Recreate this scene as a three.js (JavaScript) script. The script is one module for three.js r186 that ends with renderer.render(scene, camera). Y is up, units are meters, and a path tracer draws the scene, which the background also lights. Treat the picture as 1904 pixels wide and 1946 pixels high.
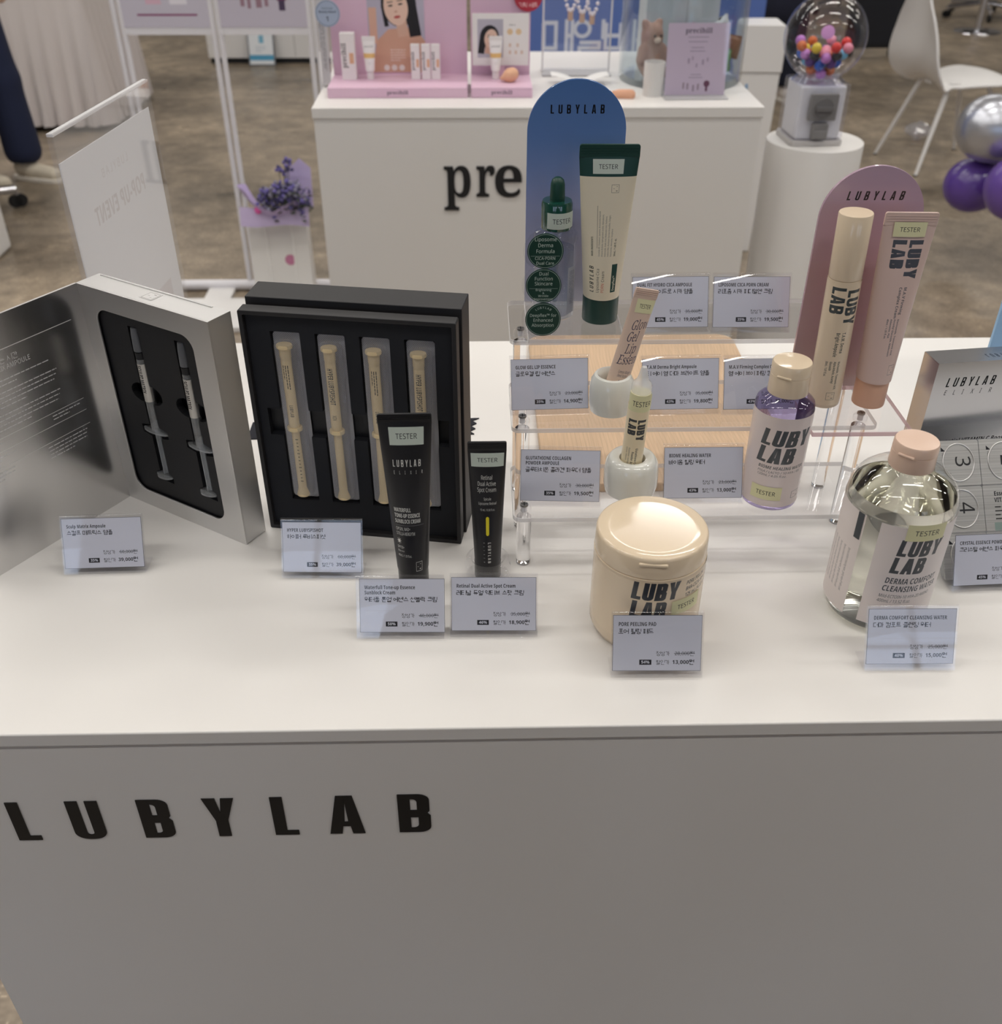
import * as THREE from 'three';
import { RoundedBoxGeometry } from 'three/addons/geometries/RoundedBoxGeometry.js';
import { mergeGeometries, mergeVertices, toCreasedNormals } from 'three/addons/utils/BufferGeometryUtils.js';
import { RectAreaLightUniformsLib } from 'three/addons/lights/RectAreaLightUniformsLib.js';

// ------------------------------------------------------------------ camera, sky, lamps, exposure
const scene = new THREE.Scene();
const D = Math.PI / 180;
const camera = new THREE.PerspectiveCamera(54.21, 1904 / 1946, 0.05, 60);
camera.position.set(0, 1.55, 0);
camera.rotation.set(-34.9 * D, -1.45 * D, 0.2 * D, 'YXZ');
camera.focus = 0.79;
camera.userData.fStop = 10;
const renderer = new THREE.WebGLRenderer({ antialias: true });
renderer.toneMapping = THREE.LinearToneMapping;
renderer.toneMappingExposure = 0.82;
renderer.shadowMap.enabled = true;
RectAreaLightUniformsLib.init();
scene.background = new THREE.Color().setRGB(1.9, 2.3, 3.0);      // daylight outside the hall's windows, behind the photographer
const LAMP_RADIANCE = 30, LAMP_COLOR = new THREE.Color().setRGB(1, 0.965, 0.915);
// rows of linear ceiling lamps: z of each row, x of each lamp
const LAMP_ROWS = [0.9, -1.2, -3.1, -4.75, -9.2, -11.6], LAMP_X = [-6, -3.6, -1.2, 1.2, 3.6, 6];
const CEIL = 4.4;

// ------------------------------------------------------------------ helpers
let seed = 7;
const rnd = () => { seed = (seed + 0x6d2b79f5) | 0; let t = Math.imul(seed ^ (seed >>> 15), 1 | seed); t = (t + Math.imul(t ^ (t >>> 7), 61 | t)) ^ t; return ((t ^ (t >>> 14)) >>> 0) / 4294967296; };
const rr = (a, b) => a + (b - a) * rnd();
const V = (x, y, z) => new THREE.Vector3(x, y, z);
const used = {};
function numbered(n) { used[n] = (used[n] ?? -1) + 1; return used[n] ? n + '_' + String(used[n]).padStart(3, '0') : n; }
function tag(o, label, category, group) { o.userData = { label, category }; if (group) o.userData.group = group; return o; }
function thing(name, label, category, [x, y, z] = [0, 0, 0], turn = 0, group) {
  const o = new THREE.Group(); o.name = numbered(name); o.position.set(x, y, z); o.rotation.y = turn; scene.add(o);
  return tag(o, label, category, group);
}
function part(name, geo, mat, parent, label) {
  const m = new THREE.Mesh(geo, mat); m.name = name; m.castShadow = m.receiveShadow = true; parent.add(m);
  if (label) m.userData.label = label;
  return m;
}
function struct(name, geo, mat) { const m = part(name, geo, mat, scene); m.userData.kind = 'structure'; return m; }
const rgb = (r, g, b) => new THREE.Color().setRGB(r / 255, g / 255, b / 255, THREE.SRGBColorSpace);
const std = (c, roughness = 0.6, o = {}) => new THREE.MeshStandardMaterial({ color: c, roughness, ...o });
const phys = (c, roughness = 0.4, o = {}) => new THREE.MeshPhysicalMaterial({ color: c, roughness, ...o });
const box = (w, h, d, x = 0, y = 0, z = 0) => new THREE.BoxGeometry(w, h, d).translate(x, y, z);
const rbox = (w, h, d, r, x = 0, y = 0, z = 0, s = 2) => new RoundedBoxGeometry(w, h, d, s, r).translate(x, y, z);
const cyl = (r0, r1, h, x = 0, y = 0, z = 0, n = 32, open = false) => new THREE.CylinderGeometry(r1, r0, h, n, 1, open).translate(x, y, z);   // r0 below, r1 above
const crease = (g, a = 0.7) => { const h = toCreasedNormals(g.scale(1000, 1000, 1000), a); return h.scale(0.001, 0.001, 0.001); };
const lathe = (pts, n = 48, a = 0.7) => crease(new THREE.LatheGeometry(pts.map(([x, y]) => new THREE.Vector2(x, y)), n), a);
const tubeAlong = (pts, r, n = 8, seg = 24, closed = false) => new THREE.TubeGeometry(new THREE.CatmullRomCurve3(pts.map((p) => V(...p)), closed), seg, r, n, closed);
const merge = (list) => mergeGeometries(list.map((g) => { const h = g.index ? g.toNonIndexed() : g; for (const k of Object.keys(h.attributes)) if (!['position', 'normal', 'uv'].includes(k)) h.deleteAttribute(k); return h; }));
function bar(a, b, r, n = 10) {                                         // round bar between two points
  const A = V(...a), B = V(...b), d = B.clone().sub(A), g = new THREE.CylinderGeometry(r, r, d.length(), n);
  g.applyQuaternion(new THREE.Quaternion().setFromUnitVectors(V(0, 1, 0), d.normalize()));
  return g.translate((A.x + B.x) / 2, (A.y + B.y) / 2, (A.z + B.z) / 2);
}
function rrShape(w, h, r, x = -w / 2, y = -h / 2, S = THREE.Shape) {
  const s = new S(), rs = Array.isArray(r) ? r : [r, r, r, r];          // radii: bottom left, bottom right, top right, top left
  s.moveTo(x + rs[0], y); s.lineTo(x + w - rs[1], y); s.absarc(x + w - rs[1], y + rs[1], rs[1], -Math.PI / 2, 0, false);
  s.lineTo(x + w, y + h - rs[2]); s.absarc(x + w - rs[2], y + h - rs[2], rs[2], 0, Math.PI / 2, false);
  s.lineTo(x + rs[3], y + h); s.absarc(x + rs[3], y + h - rs[3], rs[3], Math.PI / 2, Math.PI, false);
  s.lineTo(x, y + rs[0]); s.absarc(x + rs[0], y + rs[0], rs[0], Math.PI, 1.5 * Math.PI, false);
  return s;
}
function ext(shape, depth, bevel = 0, z = 0, cs = 10) {
  const g = new THREE.ExtrudeGeometry(shape, { depth: depth - 2 * bevel, bevelEnabled: bevel > 0, bevelSize: bevel, bevelThickness: bevel, bevelOffset: -bevel, bevelSegments: 2, curveSegments: cs });
  return g.translate(0, 0, z + bevel);
}
function flatUV(g, ax = 0, ay = 1) {                                     // the print lies over the whole front of the piece
  g.computeBoundingBox(); const b = g.boundingBox, p = g.attributes.position, uv = new Float32Array(p.count * 2), lo = b.min.toArray(), hi = b.max.toArray();
  for (let i = 0; i < p.count; i++) { uv[i * 2] = (p.getComponent(i, ax) - lo[ax]) / (hi[ax] - lo[ax]); uv[i * 2 + 1] = (p.getComponent(i, ay) - lo[ay]) / (hi[ay] - lo[ay]); }
  g.setAttribute('uv', new THREE.BufferAttribute(uv, 2)); return g;
}
function uvScale(g, s) { const a = g.attributes.uv; for (let i = 0; i < a.count; i++) a.setXY(i, a.getX(i) * s[0], a.getY(i) * s[1]); return g; }
function grid(nu, nv, f, wrapNormals = true) {                            // parametric sheet, f(u, v) -> [x, y, z]
  const p = [], uv = [], ix = [];
  for (let j = 0; j <= nv; j++) for (let i = 0; i <= nu; i++) { const u = i / nu, v = j / nv; p.push(...f(u, v)); uv.push(u, v); }
  for (let j = 0; j < nv; j++) for (let i = 0; i < nu; i++) { const a = j * (nu + 1) + i, b = a + 1, c = a + nu + 1, d = c + 1; ix.push(a, b, d, a, d, c); }
  const g = new THREE.BufferGeometry(); g.setAttribute('position', new THREE.Float32BufferAttribute(p, 3)); g.setAttribute('uv', new THREE.Float32BufferAttribute(uv, 2)); g.setIndex(ix); g.computeVertexNormals();
  return g;
}
// smooth joined capsules -> one skin (surface nets); bones: [ax,ay,az, ra, bx,by,bz, rb]
function skin(bones, cell = 0.014, k = 0.03, squash = [1, 1, 1], cut = -1e9) {
  const lo = [1e9, 1e9, 1e9], hi = [-1e9, -1e9, -1e9];
  for (const b of bones) for (let c = 0; c < 3; c++) { lo[c] = Math.min(lo[c], b[c] - b[3], b[4 + c] - b[7]); hi[c] = Math.max(hi[c], b[c] + b[3], b[4 + c] + b[7]); }
  const n = lo.map((l, c) => Math.ceil((hi[c] - l) / cell) + 5), o = lo.map((l) => l - 2 * cell), F = new Float32Array(n[0] * n[1] * n[2]);
  const dist = (x, y, z) => {
    let s = 0;
    for (const b of bones) {
      const dx = b[4] - b[0], dy = b[5] - b[1], dz = b[6] - b[2], L = dx * dx + dy * dy + dz * dz + 1e-12;
      const t = Math.min(1, Math.max(0, ((x - b[0]) * dx + (y - b[1]) * dy + (z - b[2]) * dz) / L));
      const d = Math.hypot((x - b[0] - t * dx) * squash[0], (y - b[1] - t * dy) * squash[1], (z - b[2] - t * dz) * squash[2]) - (b[3] + (b[7] - b[3]) * t);
      s += Math.exp(-d / k * 3);
    }
    return Math.max(-Math.log(s + 1e-30) * k / 3, cut - y);
  };
  for (let z = 0, i = 0; z < n[2]; z++) for (let y = 0; y < n[1]; y++) for (let x = 0; x < n[0]; x++, i++) F[i] = dist(o[0] + x * cell, o[1] + y * cell, o[2] + z * cell);
  const id = new Int32Array(F.length).fill(-1), P = [], ix = [], sx = 1, sy = n[0], sz = n[0] * n[1], cs = [0, sx, sy, sx + sy, sz, sx + sz, sy + sz, sx + sy + sz];
  const E = [[0, 1], [2, 3], [4, 5], [6, 7], [0, 2], [1, 3], [4, 6], [5, 7], [0, 4], [1, 5], [2, 6], [3, 7]];
  for (let z = 0; z < n[2] - 1; z++) for (let y = 0; y < n[1] - 1; y++) for (let x = 0; x < n[0] - 1; x++) {
    const i = x + y * sy + z * sz; let c = 0, a = [0, 0, 0];
    for (const [p, q] of E) { const f = F[i + cs[p]], g = F[i + cs[q]]; if ((f < 0) === (g < 0)) continue; const t = f / (f - g); c++; for (let m = 0; m < 3; m++) { const u = (p >> m) & 1, v = (q >> m) & 1; a[m] += u + (v - u) * t; } }
    if (c) { id[i] = P.length / 3; P.push(o[0] + (x + a[0] / c) * cell, o[1] + (y + a[1] / c) * cell, o[2] + (z + a[2] / c) * cell); }
  }
  const quad = (a, b, c, d, flip) => flip ? ix.push(a, c, b, a, d, c) : ix.push(a, b, c, a, c, d);
  for (let z = 1; z < n[2] - 1; z++) for (let y = 1; y < n[1] - 1; y++) for (let x = 1; x < n[0] - 1; x++) {
    const i = x + y * sy + z * sz, f = F[i] < 0;
    if (f !== F[i + sx] < 0) quad(id[i - sy - sz], id[i - sz], id[i], id[i - sy], !f);
    if (f !== F[i + sy] < 0) quad(id[i - sx - sz], id[i - sx], id[i], id[i - sz], !f);
    if (f !== F[i + sz] < 0) quad(id[i - sx - sy], id[i - sy], id[i], id[i - sx], !f);
  }
  const g = new THREE.BufferGeometry(); g.setAttribute('position', new THREE.Float32BufferAttribute(P, 3)); g.setIndex(ix); g.computeVertexNormals(); return g;
}
// ------------------------------------------------------------------ procedural textures
const hash = (x, y) => { let h = Math.imul(x, 374761393) + Math.imul(y, 668265263); h = Math.imul(h ^ (h >>> 13), 1274126177); return ((h ^ (h >>> 16)) >>> 0) / 4294967296; };
function vnoise(x, y, per) {
  const ix = Math.floor(x), iy = Math.floor(y), fx = x - ix, fy = y - iy, u = fx * fx * (3 - 2 * fx), v = fy * fy * (3 - 2 * fy), m = (a) => ((a % per) + per) % per;
  const a = hash(m(ix), m(iy)), b = hash(m(ix + 1), m(iy)), c = hash(m(ix), m(iy + 1)), d = hash(m(ix + 1), m(iy + 1));
  return a + (b - a) * u + (c - a) * v + (a - b - c + d) * u * v;
}
const fbm = (x, y, per, oct) => { let s = 0, a = 0.5; for (let i = 0; i < oct; i++) { s += a * vnoise(x, y, per); x *= 2; y *= 2; per *= 2; a *= 0.5; } return s; };
function dataTex(w, h, f, srgb = true) {
  const d = new Uint8Array(w * h * 4);
  for (let y = 0, i = 0; y < h; y++) for (let x = 0; x < w; x++, i += 4) { const c = f(x / w, y / h); d[i] = c[0]; d[i + 1] = c[1]; d[i + 2] = c[2]; d[i + 3] = 255; }
  const t = new THREE.DataTexture(d, w, h); t.wrapS = t.wrapT = THREE.RepeatWrapping; t.magFilter = THREE.LinearFilter; if (srgb) t.colorSpace = THREE.SRGBColorSpace; t.needsUpdate = true; return t;
}
function print(w, h, bg, draw) {                                         // ink on paper, plastic or film
  const c = document.createElement('canvas'); c.width = w; c.height = h; const x = c.getContext('2d');
  x.fillStyle = bg; x.fillRect(0, 0, w, h); draw(x, w, h);
  const t = new THREE.CanvasTexture(c); t.colorSpace = THREE.SRGBColorSpace; t.magFilter = THREE.LinearFilter; return t;
}
// text: o = {b: bold, f: family, sx: squeeze, al: align, c: colour, rot: turn, sk: slant, ls: letter spacing}
function txt(x, s, px, py, size, o = {}) {
  x.save(); x.translate(px, py); if (o.rot) x.rotate(o.rot); if (o.sk) x.transform(1, 0, -o.sk, 1, 0, 0); x.scale(o.sx ?? 1, 1);
  x.font = (o.b ? 'bold ' : '') + size + 'px ' + (o.f ?? 'sans-serif'); x.fillStyle = o.c ?? '#1b1c22'; x.textBaseline = 'alphabetic';
  if (o.ls) { let t = 0; const ws = [...s].map((ch) => x.measureText(ch).width + o.ls * size); const all = ws.reduce((a, b) => a + b, 0); if (o.al === 'center') t = -all / 2; if (o.al === 'right') t = -all; [...s].forEach((ch, i) => { x.fillText(ch, t, 0); t += ws[i]; }); }
  else { x.textAlign = o.al ?? 'left'; x.fillText(s, 0, 0); }
  x.restore();
}
function lines(x, px, py, w, n, gap, size, c, rot = 0) {                  // small print too fine to read: short ink dashes for words
  x.save(); x.translate(px, py); x.rotate(rot); x.fillStyle = c;
  for (let i = 0; i < n; i++) { let t = 0; const e = w * (i === n - 1 ? 0.55 : 0.85 + 0.15 * hash(i, n)); while (t < e) { const l = size * (1 + 3 * hash(Math.round(t), i + 7)); x.fillRect(t, i * gap, Math.min(l, e - t), size * 0.55); t += l + size * 0.5; } }
  x.restore();
}
const small = (x, rows, px, py, gap, size, o) => rows.forEach((s, i) => txt(x, s, px + (o.rot ? gap * i * (o.dir ?? 1) : 0), py + (o.rot ? 0 : gap * i), size, o));
// the heavy brand capitals: outlines in units of the cap height
function capital(ch, w, s, t) {
  const arc = (cx, cy, rx, ry, a0, a1, n = 6) => Array.from({ length: n + 1 }, (_, i) => { const a = a0 + (a1 - a0) * i / n; return [cx + rx * Math.cos(a), cy + ry * Math.sin(a)]; }), H = Math.PI / 2, r = 0.42 * w, q = Math.max(0.02, r - s * 0.8);
  if (ch === 'L') return [[[0, 0], [w, 0], [w, t], [s, t], [s, 1], [0, 1]]];
  if (ch === 'U') return [[[0, 1], ...arc(r, r * 0.8, r, r * 0.8, Math.PI, 3 * H), ...arc(w - r, r * 0.8, r, r * 0.8, 3 * H, 4 * H), [w, 1], [w - s, 1], ...arc(w - s - q, t + q, q, q, 4 * H, 3 * H), ...arc(s + q, t + q, q, q, 3 * H, Math.PI), [s, 1]]];
  if (ch === 'Y') return [[[0, 1], [s * 1.05, 1], [w / 2, 0.62], [w - s * 1.05, 1], [w, 1], [w / 2 + s / 2, 0.42], [w / 2 + s / 2, 0], [w / 2 - s / 2, 0], [w / 2 - s / 2, 0.42]]];
  if (ch === 'A') { const b = 0.2; return [[[0, 0], [w * 0.27, 1], [w * 0.73, 1], [w, 0], [w - s, 0], [w - s - b * w * 0.27 * 0.9, b], [s + b * w * 0.27 * 0.9, b], [s, 0]], [[s + w * 0.1, b + t], [w - s - w * 0.1, b + t], [w * 0.5, 0.86]]]; }
  const R = 0.36 * w, k = Math.max(0.015, R - t);                         // B
  return [[[0, 0], [w - R, 0], ...arc(w - R, R * 0.75, R, R * 0.75, -H, 0), [w, 0.44], [w * 0.9, 0.51], [w * 0.97, 0.57], ...arc(w * 0.97 - R, 1 - R * 0.75, R, R * 0.75, 0, H), [0, 1]],
    [[s, t], ...arc(w - s - k, t + k, k, k, -H, 0), [w - s, 0.46 - t / 2], [s, 0.46 - t / 2]], [[s, 0.53 + t / 2], [w - s * 1.08, 0.53 + t / 2], ...arc(w - s * 1.08 - k, 1 - t - k, k, k, 0, H), [s, 1 - t]]];
}
function luby(x, str, px, py, h, o = {}) {                                // o: w letter width, s stem, t bar, gap, sk slant, c colour, rot
  const { w = 0.5, s = 0.2, t = 0.17, gap = 0.06, sk = 0.12, c = '#3a3f46', rot = 0, al } = o;
  x.save(); x.translate(px, py); x.rotate(rot); x.transform(h, 0, sk * h, -h, 0, 0); x.fillStyle = c;
  const wOf = (ch) => (ch === 'L' ? w * 0.84 : ch === 'A' || ch === 'Y' ? w * 1.08 : w), total = [...str].reduce((a, ch) => a + wOf(ch) + gap, -gap);
  let at = al === 'center' ? -total / 2 : 0;
  for (const ch of str) { x.beginPath(); for (const poly of capital(ch, wOf(ch), s, t)) { poly.forEach(([a, b], i) => (i ? x.lineTo(at + a, b) : x.moveTo(at + a, b))); x.closePath(); } x.fill('evenodd'); at += wOf(ch) + gap; }
  x.restore();
}
// Hangul, composed from strokes
const LEAD = 'ㄱㄲㄴㄷㄸㄹㅁㅂㅃㅅㅆㅇㅈㅉㅊㅋㅌㅍㅎ', VOW = 'ㅏㅐㅑㅒㅓㅔㅕㅖㅗㅘㅙㅚㅛㅜㅝㅞㅟㅠㅡㅢㅣ', TAIL = ' ㄱㄲㄳㄴㄵㄶㄷㄹㄺㄻㄼㄽㄾㄿㅀㅁㅂㅄㅅㅆㅇㅈㅊㅋㅌㅍㅎ';
const CON = {
  ㄱ: [[0, 0, 1, 0, 0.95, 1]], ㄴ: [[0, 0, 0, 1, 1, 1]], ㄷ: [[1, 0, 0, 0, 0, 1, 1, 1]], ㄹ: [[0, 0, 1, 0, 1, 0.5, 0, 0.5, 0, 1, 1, 1]], ㅁ: [[0, 0, 1, 0, 1, 1, 0, 1, 0, 0]],
  ㅂ: [[0, 0, 0, 1, 1, 1, 1, 0], [0, 0.5, 1, 0.5]], ㅅ: [[0.5, 0, 0.4, 0.5, 0, 1], [0.48, 0.3, 1, 1]], ㅇ: [['o', 0.5, 0.5, 0.5]], ㅈ: [[0, 0, 1, 0], [0.5, 0, 0.42, 0.5, 0, 1], [0.48, 0.4, 1, 1]],
  ㅊ: [[0.3, 0, 0.7, 0], [0, 0.28, 1, 0.28], [0.5, 0.28, 0.42, 0.6, 0, 1], [0.48, 0.55, 1, 1]], ㅋ: [[0, 0, 1, 0, 0.95, 1], [0, 0.48, 0.95, 0.48]], ㅌ: [[1, 0, 0, 0, 0, 1, 1, 1], [0, 0.5, 1, 0.5]],
  ㅍ: [[0, 0, 1, 0], [0, 1, 1, 1], [0.28, 0, 0.28, 1], [0.72, 0, 0.72, 1]], ㅎ: [[0.3, 0, 0.7, 0], [0, 0.25, 1, 0.25], ['o', 0.5, 0.7, 0.3]],
};
for (const [d, s] of [['ㄲ', 'ㄱ'], ['ㄸ', 'ㄷ'], ['ㅃ', 'ㅂ'], ['ㅆ', 'ㅅ'], ['ㅉ', 'ㅈ']]) CON[d] = [0, 0.55].flatMap((k) => CON[s].map((l) => l.map((v, i) => (i % 2 ? v : v * 0.45 + k))));
function hangul(x, str, px, py, size, o = {}) {                            // py is the baseline
  const lw = (o.b ? 0.105 : 0.07) * size, adv = o.adv ?? 0.9;
  x.save(); x.strokeStyle = x.fillStyle = o.c ?? '#1b1c22'; x.lineWidth = lw; x.lineJoin = 'miter'; x.lineCap = 'butt';
  const W = [...str].map((ch) => { const c = ch.charCodeAt(0); x.font = (o.b ? 'bold ' : '') + size * 0.95 + 'px sans-serif'; return ch === ' ' ? 0.34 * size : c >= 0xac00 && c <= 0xd7a3 ? adv * size : x.measureText(ch).width; });
  const all = W.reduce((a, b) => a + b, 0); let t = px - (o.al === 'right' ? all : o.al === 'center' ? all / 2 : 0);
  [...str].forEach((ch, n) => {
    const code = ch.charCodeAt(0) - 0xac00, at = t, top = py - size * 0.86, S = size * 0.92; t += W[n];
    if (code < 0 || code > 11171) { if (ch !== ' ') { x.textAlign = 'left'; x.fillText(ch, at, py - size * 0.08); } return; }
    const L = LEAD[Math.floor(code / 588)], Vw = VOW[Math.floor((code % 588) / 28)], Tl = TAIL[code % 28], hasT = Tl !== ' ';
    const put = (strokes, x0, y0, x1, y1) => { for (const st of strokes) { x.beginPath(); if (st[0] === 'o') x.ellipse(at + (x0 + st[1] * (x1 - x0)) * S, top + (y0 + st[2] * (y1 - y0)) * S, st[3] * (x1 - x0) * S, st[3] * Math.min(y1 - y0, (x1 - x0) * 1.1) * S, 0, 0, 7); else for (let i = 0; i < st.length; i += 2) { const a = at + (x0 + st[i] * (x1 - x0)) * S, b = top + (y0 + st[i + 1] * (y1 - y0)) * S; i ? x.lineTo(a, b) : x.moveTo(a, b); } x.stroke(); } };
    const B = hasT ? 0.56 : 0.96, ln = (a, b, c, d) => put([[0, 0, 1, 1]], a, b, c, d), hor = 'ㅗㅛㅜㅠㅡ', mixH = { ㅘ: 'ㅗㅏ', ㅙ: 'ㅗㅐ', ㅚ: 'ㅗㅣ', ㅝ: 'ㅜㅓ', ㅞ: 'ㅜㅔ', ㅟ: 'ㅜㅣ', ㅢ: 'ㅡㅣ' };
    const vert = (v, x0, x1) => {
      const dbl = 'ㅐㅒㅔㅖ'.includes(v), right = 'ㅏㅑㅐㅒ'.includes(v), left = 'ㅓㅕㅔㅖ'.includes(v), two = 'ㅑㅒㅕㅖ'.includes(v), xe = x1, xs = dbl ? x1 - 0.17 : right ? x0 + 0.1 : x1, my = B * 0.48;
      ln(xs, 0, xs, B); if (dbl) ln(xe, 0, xe, B);
      for (const yy of two ? [my - 0.12, my + 0.12] : right || left ? [my] : []) right ? ln(xs, yy, dbl ? xe : x1, yy) : ln(x0 - 0.02, yy, xs, yy);
    };
    const flat = (v, x0, x1, y0, y1) => {
      const up = 'ㅗㅛ'.includes(v), dn = 'ㅜㅠ'.includes(v), yb = up ? y1 : dn ? y0 : (y0 + y1) / 2; ln(x0, yb, x1, yb);
      const c = (x0 + x1) / 2, w = (x1 - x0) * 0.17; for (const xx of 'ㅛㅠ'.includes(v) ? [c - w, c + w] : up || dn ? [c] : []) ln(xx, y0, xx, y1);
    };
    if (hor.includes(Vw)) { put(CON[L], 0.2, 0.04, 0.78, hasT ? 0.3 : 0.48); flat(Vw, 0.03, 0.95, hasT ? 0.38 : 0.6, hasT ? 0.54 : 0.86); }
    else if (mixH[Vw]) { put(CON[L], 0.08, 0.04, 0.55, hasT ? 0.28 : 0.44); flat(mixH[Vw][0], 0.02, 0.62, hasT ? 0.36 : 0.54, hasT ? 0.5 : 0.74); vert(mixH[Vw][1], 0.68, 0.9); }
    else { put(CON[L], 0.04, B * 0.1, 'ㅐㅒㅔㅖ'.includes(Vw) ? 0.42 : 0.5, B * 0.86); vert(Vw, 'ㅔㅖ'.includes(Vw) ? 0.52 : 0.64, 0.92); }
    if (hasT) put(CON[Tl] ?? CON['ㄹ'], 0.2, 0.66, 0.82, 0.97);
  });
  x.restore(); return all;
}
// ------------------------------------------------------------------ materials
const PANE = phys(0xffffff, 0.02, { transmission: 1, thickness: 0, ior: 1.45, color: new THREE.Color().setRGB(0.985, 0.985, 0.99) });          // thin clear sheet
const ACRYL = phys(0xffffff, 0.0, { transmission: 1, thickness: 0.01, ior: 1.47, attenuationColor: rgb(242, 240, 246), attenuationDistance: 0.15 });   // thick clear acrylic
const ACRYL_EDGE = phys(rgb(240, 239, 240), 0.45, { transmission: 0.55, thickness: 0, ior: 1.47 });                     // sawn, frosted edge of acrylic
const WHITE_LAM = phys(rgb(232, 229, 225), 0.36, { specularIntensity: 0.6 });
const BLACK_INK = std(rgb(14, 14, 18), 0.5);
const CHROME = std(rgb(215, 215, 220), 0.15, { metalness: 1 });
const STEEL = std(rgb(150, 148, 145), 0.35, { metalness: 1 });
const SILVER = std(rgb(216, 215, 214), 0.36, { metalness: 0.92 });
const SILVER_TOP = std(rgb(216, 215, 214), 0.4, { metalness: 0.92 });
const MATTE_BLACK = std(rgb(16, 17, 21), 0.55);
const BOX_BLACK = std(rgb(31, 30, 32), 0.55);
const CREAM = phys(rgb(226, 207, 180), 0.1);
const WHITE_PLASTIC = phys(rgb(228, 226, 224), 0.4);

// ------------------------------------------------------------------ the hall
const RX0 = -9, RX1 = 9, RZ0 = -14, RZ1 = 8;
const concrete = dataTex(1024, 1024, (u, v) => {
  const a = fbm(u * 6, v * 6, 6, 5), b = fbm(u * 40 + 3, v * 40, 40, 3), c = vnoise(u * 420, v * 420, 420), d = fbm(u * 3 + 9, v * 3, 3, 3);
  let k = 0.76 + 0.3 * (a - 0.47) + 0.3 * (b - 0.45) + 0.2 * (d - 0.45) + 0.16 * (c - 0.5) + (c > 0.93 && b > 0.45 ? 0.22 : 0);
  return [184 * k, 166 * k, 143 * k];
});
const concreteRough = dataTex(512, 512, (u, v) => { const k = 255 * (0.24 + 0.25 * fbm(u * 14, v * 14, 14, 4)); return [k, k, k]; }, false);
const floorMat = std(0xffffff, 1, { map: concrete, roughnessMap: concreteRough });
{
  const g = box(RX1 - RX0, 0.2, RZ1 - RZ0, 0, -0.1, (RZ0 + RZ1) / 2); uvScale(g, [(RX1 - RX0) / 2.6, (RZ1 - RZ0) / 2.6]);
  struct('floor', g, floorMat);
}
struct('ceiling', box(RX1 - RX0, 0.2, RZ1 - RZ0, 0, CEIL + 0.1, (RZ0 + RZ1) / 2), std(rgb(196, 196, 196), 0.9));
const wallMat = std(rgb(150, 148, 146), 0.85);
struct('wall_back', box(RX1 - RX0, CEIL, 0.2, 0, CEIL / 2, RZ0 - 0.1), wallMat);
struct('wall_left', box(0.2, CEIL, RZ1 - RZ0, RX0 - 0.1, CEIL / 2, (RZ0 + RZ1) / 2), wallMat);
struct('wall_right', box(0.2, CEIL, RZ1 - RZ0, RX1 + 0.1, CEIL / 2, (RZ0 + RZ1) / 2), wallMat);
const WIN = [[-5.6, -3.3], [-2.6, -0.5], [0.5, 2.6], [3.3, 5.6]], WY0 = 1.5, WY1 = 3.5;   // daylight windows behind the photographer
{
  const s = new THREE.Shape([[RX0, 0], [RX1, 0], [RX1, CEIL], [RX0, CEIL]].map(([a, b]) => new THREE.Vector2(a, b)));
  for (const [a, b] of WIN) s.holes.push(new THREE.Path([[a, WY0], [b, WY0], [b, WY1], [a, WY1]].map(([p, q]) => new THREE.Vector2(p, q))));
  struct('wall_front', ext(s, 0.2, 0, RZ1), wallMat);
  WIN.forEach(([a, b], i) => {
    const w = b - a, h = WY1 - WY0, o = new THREE.Group(); o.name = 'window_' + (i + 1); o.position.set((a + b) / 2, WY0, RZ1 + 0.08); o.userData.kind = 'structure'; scene.add(o);
    const bars = []; for (let k = 0; k <= 4; k++) bars.push(box(0.05, h, 0.06, -w / 2 + (w * k) / 4, h / 2, 0)); for (let k = 0; k <= 3; k++) bars.push(box(w, 0.05, 0.06, 0, (h * k) / 3, 0));
    part('window_frame', merge(bars), WHITE_PLASTIC, o); part('pane', box(w, h, 0.004, 0, h / 2, -0.01), PANE, o);
  });
}
// ceiling lamps: housing, glowing diffuser and the light just below it
const lampGlow = std(0xffffff, 0.5, { emissive: LAMP_COLOR, emissiveIntensity: 6 });
const housing = std(rgb(225, 225, 225), 0.5);
for (const [ri, z] of LAMP_ROWS.entries()) for (const [ci, x] of LAMP_X.entries()) {
  const t = thing('ceiling_light', 'long white linear lamp on the hall ceiling', 'lamp', [x, CEIL, z], 0, 'ceiling lamps above the frame');
  part('housing', box(1.5, 0.07, 0.2, 0, -0.035, 0), housing, t);
  part('diffuser', box(1.44, 0.012, 0.15, 0, -0.076, 0), lampGlow, t);
  const l = new THREE.RectAreaLight(LAMP_COLOR, LAMP_RADIANCE, 1.44, 0.15); l.position.set(0, -0.09, 0); l.rotation.x = -Math.PI / 2; l.name = 'lamp_light'; t.add(l);
}

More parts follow.
